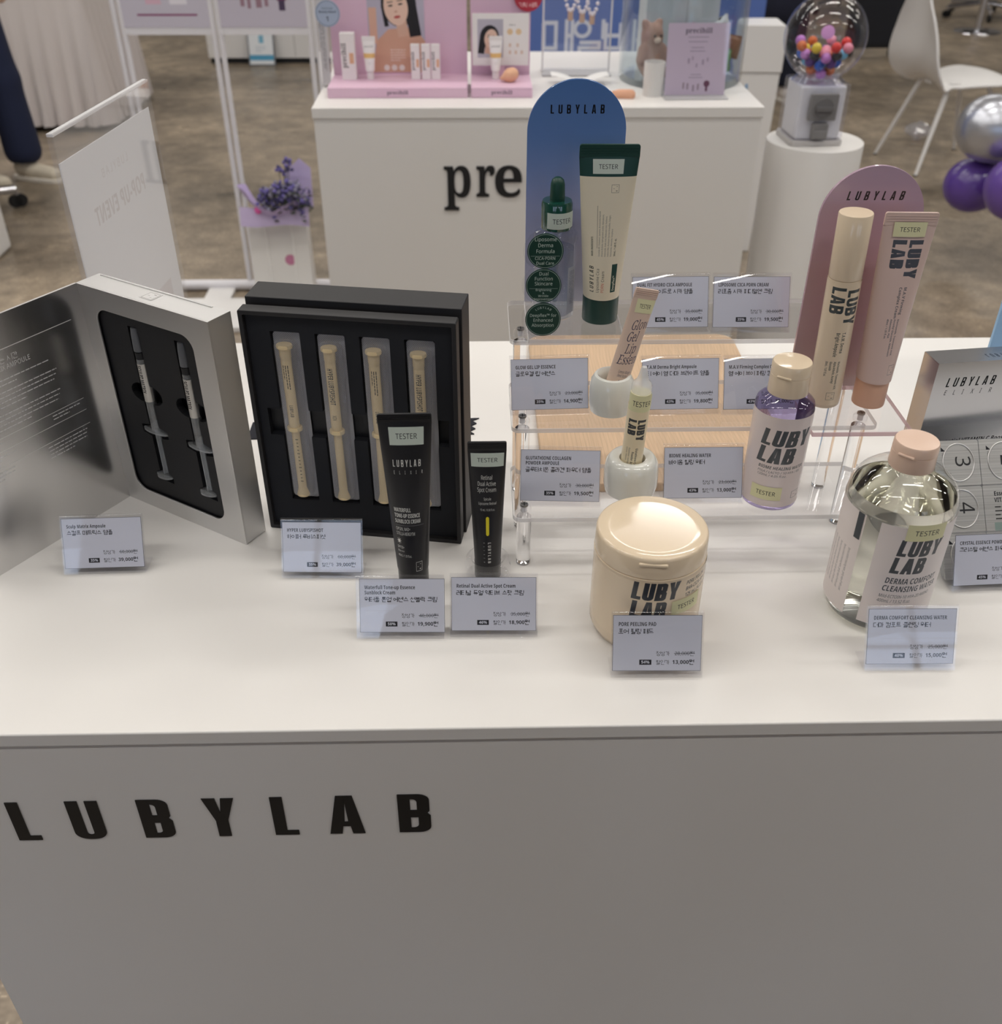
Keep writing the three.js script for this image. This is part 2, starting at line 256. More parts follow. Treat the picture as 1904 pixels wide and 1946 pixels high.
// ------------------------------------------------------------------ the near counter
const T = 1.05;                                                           // counter top
{
  const c = thing('display_counter', 'long white display counter with black lettering on its front', 'counter', [0.246, 0, -0.764]);
  const W = 1.3, Dp = 0.598;                                              // x from -0.404
  part('body', box(W - 0.006, T - 0.012, Dp - 0.004, 0, (T - 0.012) / 2, 0), WHITE_LAM, c);
  part('worktop', rbox(W, 0.012, Dp, 0.0015, 0, T - 0.006, 0), WHITE_LAM, c);
  const L = [['L', -0.3362, 0.0167], ['U', -0.2946, 0.0227], ['B', -0.2449, 0.0222], ['Y', -0.1988, 0.0226], ['L', -0.1511, 0.0172], ['A', -0.1116, 0.0255], ['B', -0.0612, 0.0232]];
  for (const [ch, x, w] of L) {
    const h = 0.0412, sh = new THREE.Shape(); let first = true;
    for (const poly of capital(ch, w / h, 0.215, 0.115)) { const P = poly.map(([a, b]) => new THREE.Vector2(a * h, b * h)); if (first) sh.setFromPoints(P); else sh.holes.push(new THREE.Path().setFromPoints(P)); first = false; }
    part('letter', ext(sh, 0.0006, 0, 0).translate(x - 0.246, 0.9392 + (x + 0.336) * 0.006, 0.2972), BLACK_INK, c);
  }
}
// ------------------------------------------------------------------ price cards in clear holders
const CARD_W = 0.0645, CARD_L = 0.049, LEAN = 25 * D;
function sheetProfile(path, th) {                                          // a bent sheet of even thickness, side view (z, y)
  const A = [], B = [];
  path.forEach(([x, y], i) => { const p = path[Math.max(0, i - 1)], q = path[Math.min(path.length - 1, i + 1)], dx = q[0] - p[0], dy = q[1] - p[1], l = Math.hypot(dx, dy), nx = (-dy / l) * th / 2, ny = (dx / l) * th / 2; A.push([x + nx, y + ny]); B.unshift([x - nx, y - ny]); });
  return new THREE.Shape([...A, ...B].map(([a, b]) => new THREE.Vector2(a, b)));
}
const holderGeo = (() => {
  const s = Math.sin(LEAN), c = Math.cos(LEAN), P = (l, b) => [-l * s - b * c, 0.0008 + l * c - b * s];   // l along the sheet, b behind it
  const path = [[-0.022, 0.0008], [-0.012, 0.0008], [-0.0035, 0.0008], P(0.002, 0.0026), P(0.02, 0.0026), P(CARD_L - 0.0012, 0.0026), P(CARD_L - 0.0002, 0.0019), P(CARD_L, 0.0013), P(CARD_L - 0.0002, 0.0007), P(CARD_L - 0.0012, 0), P(0.02, 0), P(0.0012, 0)];
  const g = new THREE.ExtrudeGeometry(sheetProfile(path, 0.0008), { depth: CARD_W, bevelEnabled: false });
  return crease(g.translate(0, 0, -CARD_W / 2).rotateY(-Math.PI / 2), 0.6);   // profile x -> world z
})();
const paperGeo = (() => flatUV(box(CARD_W - 0.0022, 0.0405, 0.0003)))();
const paperTopGeo = paperGeo;
function cardPrint([title, ko, was, pct, now]) {
  return print(704, 456, '#d9dbe6', (x, w, h) => {
    x.strokeStyle = '#4a4d58'; x.lineWidth = 3; x.strokeRect(1, 1, w - 2, h - 2);
    title.forEach((t, i) => txt(x, t, 42, 88 + i * 44, 42, { b: 1, sx: 0.78 }));
    const ky = 92 + (title.length - 1) * 44 + 58; hangul(x, ko, 42, ky, 46, { b: 1 });
    const ry = 330, py = 402, rx = w - 54;
    hangul(x, '정상가', rx - 196, ry, 40, { al: 'right' }); const ww = hangul(x, was + '원', rx, ry, 42, { al: 'right', c: '#3a3c44' });
    x.fillStyle = '#3a3c44'; x.fillRect(rx - ww - 4, ry - 20, ww + 8, 4);
    hangul(x, '할인가', rx - 196, py, 40, { al: 'right' }); hangul(x, now + '원', rx, py, 46, { al: 'right', b: 1 });
    x.fillStyle = '#15161f'; x.fillRect(w - 54 - 196 - 112 - 128, py - 38, 96, 42); txt(x, pct, w - 54 - 196 - 112 - 80, py - 6, 34, { b: 1, al: 'center', c: '#e6e8f2' });
  });
}
function card(x, y, z, turn, data, label, shift = 0) {
  const t = thing('price_card', label, 'price card', [x, y, z], turn, 'price cards in clear holders');
  part('holder', holderGeo, PANE, t);
  const p = part('paper', paperGeo, std(0xffffff, 0.75, { map: cardPrint(data) }), t);
  const l = 0.0012 + 0.0045 + 0.0405 / 2; p.rotation.x = -LEAN; p.position.set(shift, 0.0008 + l * Math.cos(LEAN) - 0.0012 * Math.sin(LEAN), -l * Math.sin(LEAN) - 0.0012 * Math.cos(LEAN));
  return t;
}
const H1 = T + 0.05, H2 = T + 0.1, H3 = T + 0.15;
card(-0.2998, T, -0.6335, 0.03, [['Sculp Matrix Ampoule'], '스컬프 매트릭스 앰플', '60,000', '35%', '39,000'], 'price card for the matrix ampoule, before the open silver box');
card(-0.1258, T, -0.6242, -0.03, [['HYPER LUBYSPISHOT'], '하이퍼 루비스피샷', '60,000', '35%', '39,000'], 'price card before the black box, 60,000 struck out');
card(-0.0597, T, -0.5518, -0.02, [['Waterfull Tone-up Essence', 'Sunblock Cream'], '워터풀 톤업 에센스 선블락 크림', '40,000', '50%', '19,900'], 'price card for sunblock cream before the tall black tube', 0.0015);
card(0.009, T, -0.5522, -0.02, [['Retinal Dual Active Spot Cream'], '레티날 듀얼 액티브 스팟 크림', '35,000', '46%', '18,900'], 'price card for spot cream before the short black tube');
card(0.1227, T, -0.5077, -0.02, [['PORE PEELING PAD'], '포어 필링 패드', '28,000', '54%', '13,000'], 'price card standing before the round cream jar');
card(0.3036, T, -0.511, -0.01, [['DERMA COMFORT CLEANSING WATER'], '더마 컴포트 클렌징 워터', '25,000', '40%', '15,000'], 'price card before the large clear cleansing water bottle');
card(0.4005, T, -0.5985, 0.05, [['CRYSTAL ESSENCE POWDER'], '크리스탈 에센스 파우더', '28,000', '45%', '15,400'], 'price card cut by the right picture edge, before foil capsules');
card(0.0625, H1, -0.6476, -0.05, [['GLUTATHIONE COLLAGEN', 'POWDER AMPOULE'], '글루타치온 콜라겐 파우더 앰플', '30,000', '35%', '19,500'], 'price card at the left end of the lowest clear shelf');
card(0.1764, H1, -0.6498, 0, [['BIOME HEALING WATER'], '바이옴 힐링 워터', '23,000', '43%', '13,000'], 'price card left of the violet bottle on the lowest shelf');
card(0.0575, H2, -0.7062, 0.04, [['GLOW GEL LIP ESSENCE'], '글로우겔 립 에센스', '23,000', '35%', '14,900'], 'price card left of the lip tube on the middle shelf');
card(0.1625, H2, -0.7045, 0.02, [['T.A.M Derma Bright Ampoule'], '티 에이 엠 더마 브라이트 앰플', '35,000', '43%', '19,800'], 'middle price card of the middle shelf, behind the pointed ampoule');
card(0.2285, H2, -0.7035, 0.01, [['M.A.V Firming Complex Cream'], '엠 에이 브이 퍼밍 컴플렉스 크림', '38,000', '43%', '21,000'], 'price card half hidden behind the violet bottle cap');
card(0.157, H3, -0.752, 0.01, [['DUAL FIT HYDRO CICA AMPOULE'], '듀얼 핏 하이드로 시카 앰플', '35,000', '45%', '19,000'], 'top shelf price card overlapped by the leaning lip tube');
card(0.223, H3, -0.751, -0.01, [['LIPOSOME CICA PDRN CREAM'], '리포좀 시카 피디알엔 크림', '30,000', '35%', '19,500'], 'price card at the right of the top clear shelf');

// ------------------------------------------------------------------ stepped clear riser
{
  const t = thing('acrylic_riser', 'three-step clear acrylic riser with screwed round posts', 'riser', [0.1725, T, -0.73]);
  const X0 = 0.0256 - 0.1725, X1 = 0.3195 - 0.1725;
  const shelves = [[0.05, -0.636, -0.714], [0.1, -0.688, -0.769], [0.15, -0.7435, -0.826]];
  const screw = merge([cyl(0.0032, 0.0032, 0.0012, 0, 0.0006, 0, 16), box(0.0042, 0.0003, 0.0007, 0, 0.0013, 0), box(0.0007, 0.0003, 0.0042, 0, 0.0013, 0)]);
  const cross = merge([box(0.0046, 0.0004, 0.0009, 0, 0.00125, 0), box(0.0009, 0.0004, 0.0046, 0, 0.00125, 0)]);
  const rod = merge([cyl(0.0018, 0.0018, 0.014, 0, -0.008, 0, 12)]);
  const nut = lathe([[0, 0], [0.0055, 0], [0.0058, 0.0006], [0.0058, 0.0035], [0.0046, 0.0055], [0, 0.0055]], 24);
  for (const [h, zf, zb] of shelves) {
    const s = rrShape(X1 - X0, zf - zb, 0.006); 
    part('shelf', ext(s, 0.004, 0.0004, 0, 5).rotateX(-Math.PI / 2).translate((X0 + X1) / 2, h - 0.004, (zf + zb) / 2 + 0.73), [PANE, ACRYL_EDGE], t);
    for (const x of [0.0345, 0.3068]) {
      const px = x - 0.1725, pz = zf - 0.0095 + 0.73;
      part('foot_disc', cyl(0.0056, 0.0056, 0.0016, px, 0.0008, pz, 24), ACRYL_EDGE, t); part('post', lathe([[0, 0.0017], [0.0056, 0.0017], [0.0058, 0.002], [0.0058, h - 0.0046], [0.0054, h - 0.0042], [0, h - 0.0042]], 24).translate(px, 0, pz), ACRYL, t);
      part('nut', nut.clone().translate(px, h + 0.0001, pz), PANE, t);
      const sc = part('screw', merge([cyl(0.0032, 0.0032, 0.0014, 0, 0.0007, 0, 16)]).translate(px, h + 0.0057, pz), STEEL, t);
      part('thread_insert', cyl(0.0023, 0.0023, 0.0052, px, h + 0.003, pz, 14), ACRYL_EDGE, sc); part('slot', cross.clone().translate(px, h + 0.0057, pz), MATTE_BLACK, sc);
    }
  }
}
// wooden board lying under the riser
{
  const wood = dataTex(768, 1024, (u, v) => {
    const kx = u - 0.72, ky = v - 0.42, kd = Math.hypot(kx * 1.5, ky * 3), wv = 0.35 * Math.sin(v * 2.2 + 1) + 0.05 * fbm(u * 4, v * 4, 4, 3), bend = 0.5 * Math.exp(-kd * kd * 40) * (kx > 0 ? 1 : -1);
    const q = u * 2.1 + wv * (0.6 + u) + 0.35 * Math.max(0, v - 0.55) * Math.max(0, v - 0.55) * 3 - bend * 0.3, ring = Math.abs(((q * 26) % 1) - 0.5) * 2, line = Math.pow(ring, 5);
    const fine = vnoise(u * 300, v * 14, 600), k = 1 - 0.05 * line - 0.07 * (fine - 0.5) - 0.25 * Math.exp(-kd * kd * 900) + 0.16 * (fbm(u * 3, v * 2, 4, 3) - 0.45);
    return [202 * k, 172 * k * (1 - 0.01 * line), 140 * k * (1 - 0.03 * line)];
  });
  const o = part('wooden_board', flatUV(ext(rrShape(0.234, 0.312, 0.018), 0.009, 0.001).rotateX(-Math.PI / 2), 0, 2), std(0xffffff, 0.5, { map: wood }), scene);
  tag(o, 'light wooden board with rounded corners lying under the clear riser', 'wooden board'); o.position.set(0.174, T, -0.902);
}
// ------------------------------------------------------------------ shared product pieces
const stickerTex = (bg) => print(256, 128, bg, (x, w, h) => txt(x, 'TESTER', w / 2, 84, 54, { al: 'center', sx: 0.92, c: '#1c1d22' }));
const STICK_Y = std(0xffffff, 0.6, { map: stickerTex('#dcd9ae') }), STICK_G = std(0xffffff, 0.6, { map: stickerTex('#c3cdc2') });
function logoBox(x, px, py, s, c, lw = 3) {                              // the small square emblem
  x.save(); x.strokeStyle = x.fillStyle = c; x.lineWidth = lw; x.strokeRect(px, py, s, s); x.fillRect(px + s * 0.62, py + s * 0.22, s * 0.2, lw); x.fillRect(px + s * 0.2, py + s * 0.48, s * 0.2, lw); x.fillRect(px + s * 0.58, py + s * 0.74, s * 0.24, lw * 2); x.restore();
}
// curved print or sticker on a round body; a0..a1 in degrees, 0 faces front
const patch = (r, y0, y1, a0, a1, n = 24, r1 = r) => grid(n, 1, (u, v) => { const a = (a0 + (a1 - a0) * u) * D, q = r + (r1 - r) * v; return [q * Math.sin(a), y0 + (y1 - y0) * v, q * Math.cos(a)]; });
// squeeze tube standing on its cap: round below, pressed flat at the top seam
function squeezeTube(t, { r, w, capH, bodyH, seamH, capR, capMat, bodyMat, seamMat, flat = 1 }) {
  const a = (v) => r + (w / 2 - r) * v, b = (v) => r * Math.pow(1 - v, 0.9) * flat + 0.0011;
  const pt = (u, v, off = 0) => { const s = Math.sqrt(Math.max(0, 1 - u * u)); return [a(v) * u, capH + bodyH * v, b(v) * s + off]; };
  part('cap', lathe([[0, 0], [capR - 0.0012, 0], [capR - 0.0003, 0.0004], [capR, 0.0012], [capR, capH - 0.0004], [capR - 0.0006, capH], [0, capH]], 40), capMat, t);
  const front = grid(28, 20, (u, v) => { const q = -Math.cos(Math.PI * u); return pt(q, v); });
  { const uv = front.attributes.uv, p = front.attributes.position; for (let i = 0; i < uv.count; i++) uv.setX(i, (p.getX(i) / a(uv.getY(i)) + 1) / 2); }
  const back = grid(28, 20, (u, v) => { const q = Math.cos(Math.PI * u), p = pt(q, v); return [p[0], p[1], -p[2]]; });
  { const uv = back.attributes.uv; for (let i = 0; i < uv.count; i++) uv.setX(i, 0.01); }
  const base = new THREE.CircleGeometry(r, 28).rotateX(Math.PI / 2).translate(0, capH + 0.0002, 0);
  part('body', merge([front, back, base]), bodyMat, t);
  const seam = ext(rrShape(w, seamH, [0.0002, 0.0002, w * 0.045, w * 0.045], -w / 2, 0), 0.002, 0.0003, -0.001);
  const sm = part('seam', seam.translate(0, capH + bodyH - 0.0004, 0), seamMat, t);
  part('crimp', merge(Array.from({ length: 3 }, (_, i) => box(w * 0.94, 0.0005, 0.0026, 0, capH + bodyH + seamH * (0.3 + 0.2 * i), 0))), seamMat, sm);
  const stick = (u0, u1, v0, v1) => grid(10, 3, (u, v) => pt(u0 + (u1 - u0) * u, v0 + (v1 - v0) * v, 0.0003));
  return { pt, stick };
}

// ------------------------------------------------------------------ open silver gift box with two syringes
{
  const th = -Math.atan2(0.0755, 0.118), t = thing('gift_box', 'open silver gift box with black inlay, standing like a book', 'gift box', [-0.313, T, -0.748], th);
  const w = 0.1405, h = 0.2, d = 0.022, hole = (s) => { s.holes.push(rrShape(0.1045, 0.167, 0.012, 0.0158, 0.016, THREE.Path)); return s; };
  part('front_frame', ext(hole(rrShape(w, h, 0.0004, 0, 0)), 0.0014, 0.0002, -0.0014), SILVER, t);
  part('top_panel', box(w, 0.001, d, w / 2, h - 0.0005, -d / 2 - 0.0014), SILVER_TOP, t);
  part('top_flap', box(w * 0.86, 0.0008, 0.0012, w * 0.46, h + 0.0004, -d + 0.001), SILVER_TOP, t);
  const em = print(128, 128, '#d8d7d6', (x) => logoBox(x, 12, 12, 104, '#6b6966', 4));
  part('emblem', flatUV(box(0.013, 0.0001, 0.012, w * 0.5, h + 0.0002, -d * 0.55), 0, 2), std(0xffffff, 0.42, { map: em, metalness: 0.92 }), t);
  part('side_panel', box(0.001, h - 0.002, d, w - 0.0005, h / 2, -d / 2 - 0.0014), SILVER, t); part('side_panel', box(0.001, h - 0.002, d, 0.0005, h / 2, -d / 2 - 0.0014), SILVER, t);
  part('back_panel', box(w - 0.002, h - 0.002, 0.001, w / 2, h / 2, -d - 0.0012), SILVER, t); part('bottom_panel', box(w - 0.002, 0.001, d, w / 2, 0.0006, -d / 2 - 0.0014), SILVER, t);
  const ins = rrShape(0.112, 0.176, 0.004, 0.012, 0.012);
  for (const x of [0.052, 0.1025]) {
    const s = new THREE.Path(), pts = []; const q = 0.0054; pts.push([x - q, 0.174], [x - q, 0.124]);
    for (let i = 0; i <= 10; i++) { const a = 90 * D + (180 * D * i) / 10; pts.push([x - q + 0.0135 * Math.cos(a) * 0.9, 0.1155 + 0.0085 * Math.sin(a)]); }
    pts.push([x - q, 0.086], [x - 0.0148, 0.084], [x - 0.0148, 0.077], [x - q, 0.075], [x - q, 0.041], [x - 0.0095, 0.039], [x - 0.0095, 0.032]);
    const R = pts.map(([a, b]) => [2 * x - a, b]).reverse(); s.setFromPoints([...pts, ...R].map(([a, b]) => new THREE.Vector2(a, b))); ins.holes.push(s);
  }
  part('inlay', ext(ins, 0.006, 0, -0.009), MATTE_BLACK, t); part('inlay_floor', box(0.112, 0.176, 0.001, 0.068, 0.1, -0.0125), MATTE_BLACK, t);
  const col = '#d8d7d6', ink = (x, c, line) => {
    x.fillStyle = line; x.fillRect(290, 178, 620, 4); hangul(x, '완벽히 정돈되는 시간', 545, 252, 38, { c, al: 'right' }); txt(x, 'SCULPT MATRIX AMPOULE', 610, 292, 38, { sx: 0.86, al: 'right', c });
    lines(x, 190, 338, 560, 2, 26, 10, c); lines(x, 190, 402, 610, 4, 26, 10, c); lines(x, 190, 522, 600, 4, 26, 10, c); x.fillStyle = line; x.fillRect(120, 640, 740, 3); x.fillRect(120, 712, 740, 3); x.fillRect(120, 800, 740, 3);
    lines(x, 150, 664, 180, 2, 20, 11, c); lines(x, 640, 658, 200, 2, 20, 11, c); lines(x, 150, 738, 240, 2, 20, 11, c); lines(x, 560, 824, 300, 4, 22, 11, c); lines(x, 150, 824, 200, 3, 22, 11, c);
  };
  const cm = print(1000, 1400, col, (x) => ink(x, '#d2d2d0', '#dededb')), mm = print(1000, 1400, '#ffffff', (x) => ink(x, '#202020', '#202020')); mm.colorSpace = THREE.NoColorSpace;
  const cov = grid(1, 1, (u, v) => [0.0011, v * h, 0.1405 * (1 - u)]);
  const cvr = part('cover', box(0.002, h, 0.1405, 0, h / 2, 0.07025), SILVER, t);
  part('printed_lining', cov, std(0xffffff, 0.22, { map: cm, metalnessMap: mm, metalness: 1 }), cvr);
  for (const [i, x] of [0.052, 0.1025].entries()) {
    const s = thing('syringe', i ? 'clear syringe with silver label, right one in the silver box' : 'clear syringe with silver label, left one in the silver box', 'syringe', [0, 0, 0], th, 'syringes in the silver box');
    s.position.copy(V(x, 0.036, -0.0052).applyAxisAngle(V(0, 1, 0), th).add(V(-0.313, T, -0.748)));
    const clear = phys(rgb(238, 240, 242), 0.05, { transmission: 0.82, thickness: 0, ior: 1.5 }), Y = (y) => y - 0.036;
    part('tip_cap', lathe([[0, Y(0.173)], [0.0032, Y(0.173)], [0.0038, Y(0.168)], [0.0043, Y(0.155)], [0.0043, Y(0.1535)], [0, Y(0.1535)]].reverse(), 20), phys(rgb(120, 122, 126), 0.5, { transmission: 0.4, thickness: 0 }), s);
    part('barrel', lathe([[0.0022, Y(0.1535)], [0.0042, Y(0.146)], [0.0042, Y(0.0815)]].reverse(), 24), clear, s);
    const lab = print(160, 512, '#c9c6c0', (x, W, H) => { txt(x, 'SCULPT MATRIX', 60, 18, 58, { b: 1, sx: 0.85, rot: Math.PI / 2 }); });
    part('label', patch(0.00435, Y(0.1093), Y(0.143), -100, 100, 16), std(0xffffff, 0.35, { map: lab, metalness: 0.55 }), s);
    part('plunger_seal', cyl(0.0039, 0.0039, 0.0168, 0, Y(0.101), 0, 20), MATTE_BLACK, s); part('collar', cyl(0.0040, 0.0040, 0.009, 0, Y(0.148), 0, 20), MATTE_BLACK, s);
    part('finger_flange', new THREE.CylinderGeometry(1, 1, 0.0015, 28).scale(0.0142, 1, 0.0046).translate(0, Y(0.0806), 0.0005), clear, s);
    part('plunger_rod', merge([box(0.0052, 0.041, 0.0011, 0, Y(0.06), 0), box(0.0011, 0.041, 0.0052, 0, Y(0.06), 0)]), clear, s);
    part('thumb_disc', new THREE.CylinderGeometry(1, 1, 0.0016, 28).scale(0.0092, 1, 0.0058).translate(0, Y(0.0375), 0.001), clear, s);
  }
}
// ------------------------------------------------------------------ black box with four blister packs
{
  const th = -Math.atan2(0.027, 0.1628), t = thing('black_gift_box', 'upright black gift box holding four blister packs', 'gift box', [-0.1787, T, -0.698], th);
  const w = 0.165, h = 0.1985;
  part('lid_shell', rbox(w + 0.001, h + 0.004, 0.030, 0.0008, w / 2 + 0.001, (h + 0.004) / 2, -0.031), BOX_BLACK, t);
  part('tray_base', box(w - 0.006, h - 0.006, 0.006, w / 2, h / 2, -0.0135), MATTE_BLACK, t);
  const rim = rrShape(w, h, 0.0015, 0, 0); rim.holes.push(rrShape(w - 0.007, h - 0.007, 0.001, 0.0035, 0.0035, THREE.Path));
  part('tray_rim', ext(rim, 0.012, 0.0006, -0.011), BOX_BLACK, t);
  const ins = rrShape(w - 0.0072, h - 0.0072, 0.0008, 0.0036, 0.0036), P = [], xs = [0.0214, 0.0561, 0.0904, 0.1247], bw = 0.0232, y0 = 0.029, y1 = 0.181, m0 = 0.0905, m1 = 0.1145;
  P.push([0.0108, m0], [0.0108, m1]); for (const x of xs) P.push([x, m1], [x, y1], [x + bw, y1], [x + bw, m1]); P.push([0.1565, m1], [0.1565, m0]); for (const x of [...xs].reverse()) P.push([x + bw, m0], [x + bw, y0], [x, y0], [x, m0]);
  ins.holes.push(new THREE.Path(P.map(([a, b]) => new THREE.Vector2(a, b)))); part('inlay', ext(ins, 0.0065, 0, -0.0102), std(rgb(15, 18, 26), 0.75), t);
  const foil = dataTex(128, 128, (u, v) => { const a = ((u + v) * 8) % 1, b = ((u - v + 4) * 8) % 1, k = (a < 0.36 || b < 0.36) ? 205 : 96; return [k, k, k + 4]; });
  const hatch = foil; hatch.repeat.set(2, 13.5);
  const foilMat = std(0xffffff, 0.5, { map: foil, metalness: 0.2 }), beige = phys(rgb(232, 210, 164), 0.32), dome = phys(rgb(246, 246, 248), 0.24, { transmission: 0.93, thickness: 0, ior: 1.4 });
  const syr = (flip) => { const k = (y) => y; return [[0, 0], [0.0056, 0], [0.0058, 0.0012], [0.0052, 0.002], [0.0036, 0.006], [0.0034, 0.05], [0.0034, 0.0605]]; };
  xs.forEach((x, i) => {
    const which = ['leftmost', 'second from left', 'third from left', 'rightmost'][i];
    const p = thing('blister_pack', `beige syringe in clear blister, ${which} in the black box`, 'blister pack', [0, 0, 0], th, 'blister packs in the black box');
    p.position.copy(V(x + bw / 2, 0.0302, -0.0085).applyAxisAngle(V(0, 1, 0), th).add(V(-0.1787, T, -0.698)));
    part('backing', flatUV(ext(rrShape(0.022, 0.149, 0.003, -0.011, 0), 0.0008, 0, 0)), foilMat, p);
    const dm = [], prof = rrShape(0.0172, 0.139, 0.004, -0.0086, 0.005);
    part('dome', ext(prof, 0.009, 0.0018, 0.0009, 6), dome, p);
    const s = part('syringe', lathe([[0, 0.0045], [0.0050, 0.0045], [0.0054, 0.0056], [0.005, 0.0068], [0.0036, 0.012], [0.0033, 0.066], [0.0033, 0.067], [0.006, 0.067], [0.0062, 0.0685], [0.006, 0.07], [0.0042, 0.07], [0.0042, 0.130], [0.0045, 0.1305], [0.0047, 0.1385], [0.0062, 0.1385], [0.0064, 0.1398], [0.006, 0.1412], [0, 0.1414]], 24).scale(1, 1, 0.78).translate(-0.001, 0, 0.006), beige, p);
    const pr = print(96, 640, '#e8d2a4', (c, W, H) => { if (i % 2) { txt(c, 'HYPER LUBYSPISHOT', 30, 40, 50, { b: 1, sx: 0.72, rot: Math.PI / 2 }); txt(c, 'X0X', 34, 500, 40, { sx: 0.8, rot: Math.PI / 2 }); } else { txt(c, 'LUBYLAB', 40, 430, 34, { b: 1, sx: 0.7, rot: Math.PI / 2, ls: 0.12 }); lines(c, 66, 40, 250, 3, 15, 11, '#3a352c', Math.PI / 2); } });
    part('print', patch(0.00435, 0.072, 0.1285, -75, 75, 12).scale(1, 1, 0.78).translate(-0.001, 0, 0.006), phys(0xffffff, 0.32, { map: pr }), s);
    if (i === 0) part('scale_marks', merge(Array.from({ length: 13 }, (_, k) => box(k % 4 ? 0.0014 : 0.0022, 0.0004, 0.0003, 0.0004, 0.02 + k * 0.0033, 0.0091))), BLACK_INK, s);
  });
}
// black pinked-edge fabric strip lying behind the black box
{
  const pts = [[-0.226, -0.0145]]; pts.push([0.0, -0.019]); for (let k = 0; k < 6; k++) pts.push([-0.006 + (k % 2 ? 0.004 : -0.001) - k * 0.0006, -0.019 + (k + 1) * 0.0052]); pts.push([-0.226, 0.018]);
  const g = ext(new THREE.Shape(pts.map(([a, b]) => new THREE.Vector2(a, -b))), 0.0012).rotateX(-Math.PI / 2);
  const o = part('fabric_strip', g, std(rgb(28, 29, 38), 0.9), scene); tag(o, 'flat black fabric strip with zigzag end behind the black box', 'fabric strip'); o.position.set(0, T, -0.862);
}
// ------------------------------------------------------------------ upright clear sign holder at the back left
{
  const A = [-0.3566, -0.8738], B = [-0.3339, -1.0863], ang = -Math.atan2(B[1] - A[1], B[0] - A[0]);
  const t = thing('sign_holder', 'tall clear acrylic sign holder with white sheet, behind silver box', 'sign holder', [(A[0] + B[0]) / 2, T, (A[1] + B[1]) / 2], ang);
  const w = 0.2137, h = 0.28;
  part('front_sheet', box(w, h - 0.004, 0.0018, 0, h / 2 + 0.002, 0.0022), PANE, t); part('back_sheet', box(w, h - 0.004, 0.0018, 0, h / 2 + 0.002, -0.0022), PANE, t);
  part('top_fold', rbox(w, 0.003, 0.0062, 0.001, 0, h - 0.0015, 0), ACRYL_EDGE, t); part('edge_strip', box(0.0022, h - 0.004, 0.005, -w / 2 + 0.0011, h / 2, 0), PANE, t);
  part('foot', rbox(w, 0.003, 0.07, 0.001, 0, 0.0015, 0), PANE, t);
  const pr = print(700, 900, '#ecECee', (x, w, h) => { x.save(); x.translate(w, 0); x.scale(-1, 1); txt(x, 'POP-UP EVENT', w / 2, 250, 82, { b: 1, sx: 0.72, al: 'center', c: '#d9d5d5' }); txt(x, 'LUBYLAB', w / 2, 120, 40, { al: 'center', c: '#e0dddd', ls: 0.2 }); x.fillStyle = '#e0dcdd'; x.fillRect(90, 620, 150, 150); x.restore(); });
  part('sheet', flatUV(box(w - 0.008, h - 0.03, 0.0005, 0, (h - 0.03) / 2 + 0.004, 0)), std(0xffffff, 0.8, { map: pr }), t);
}
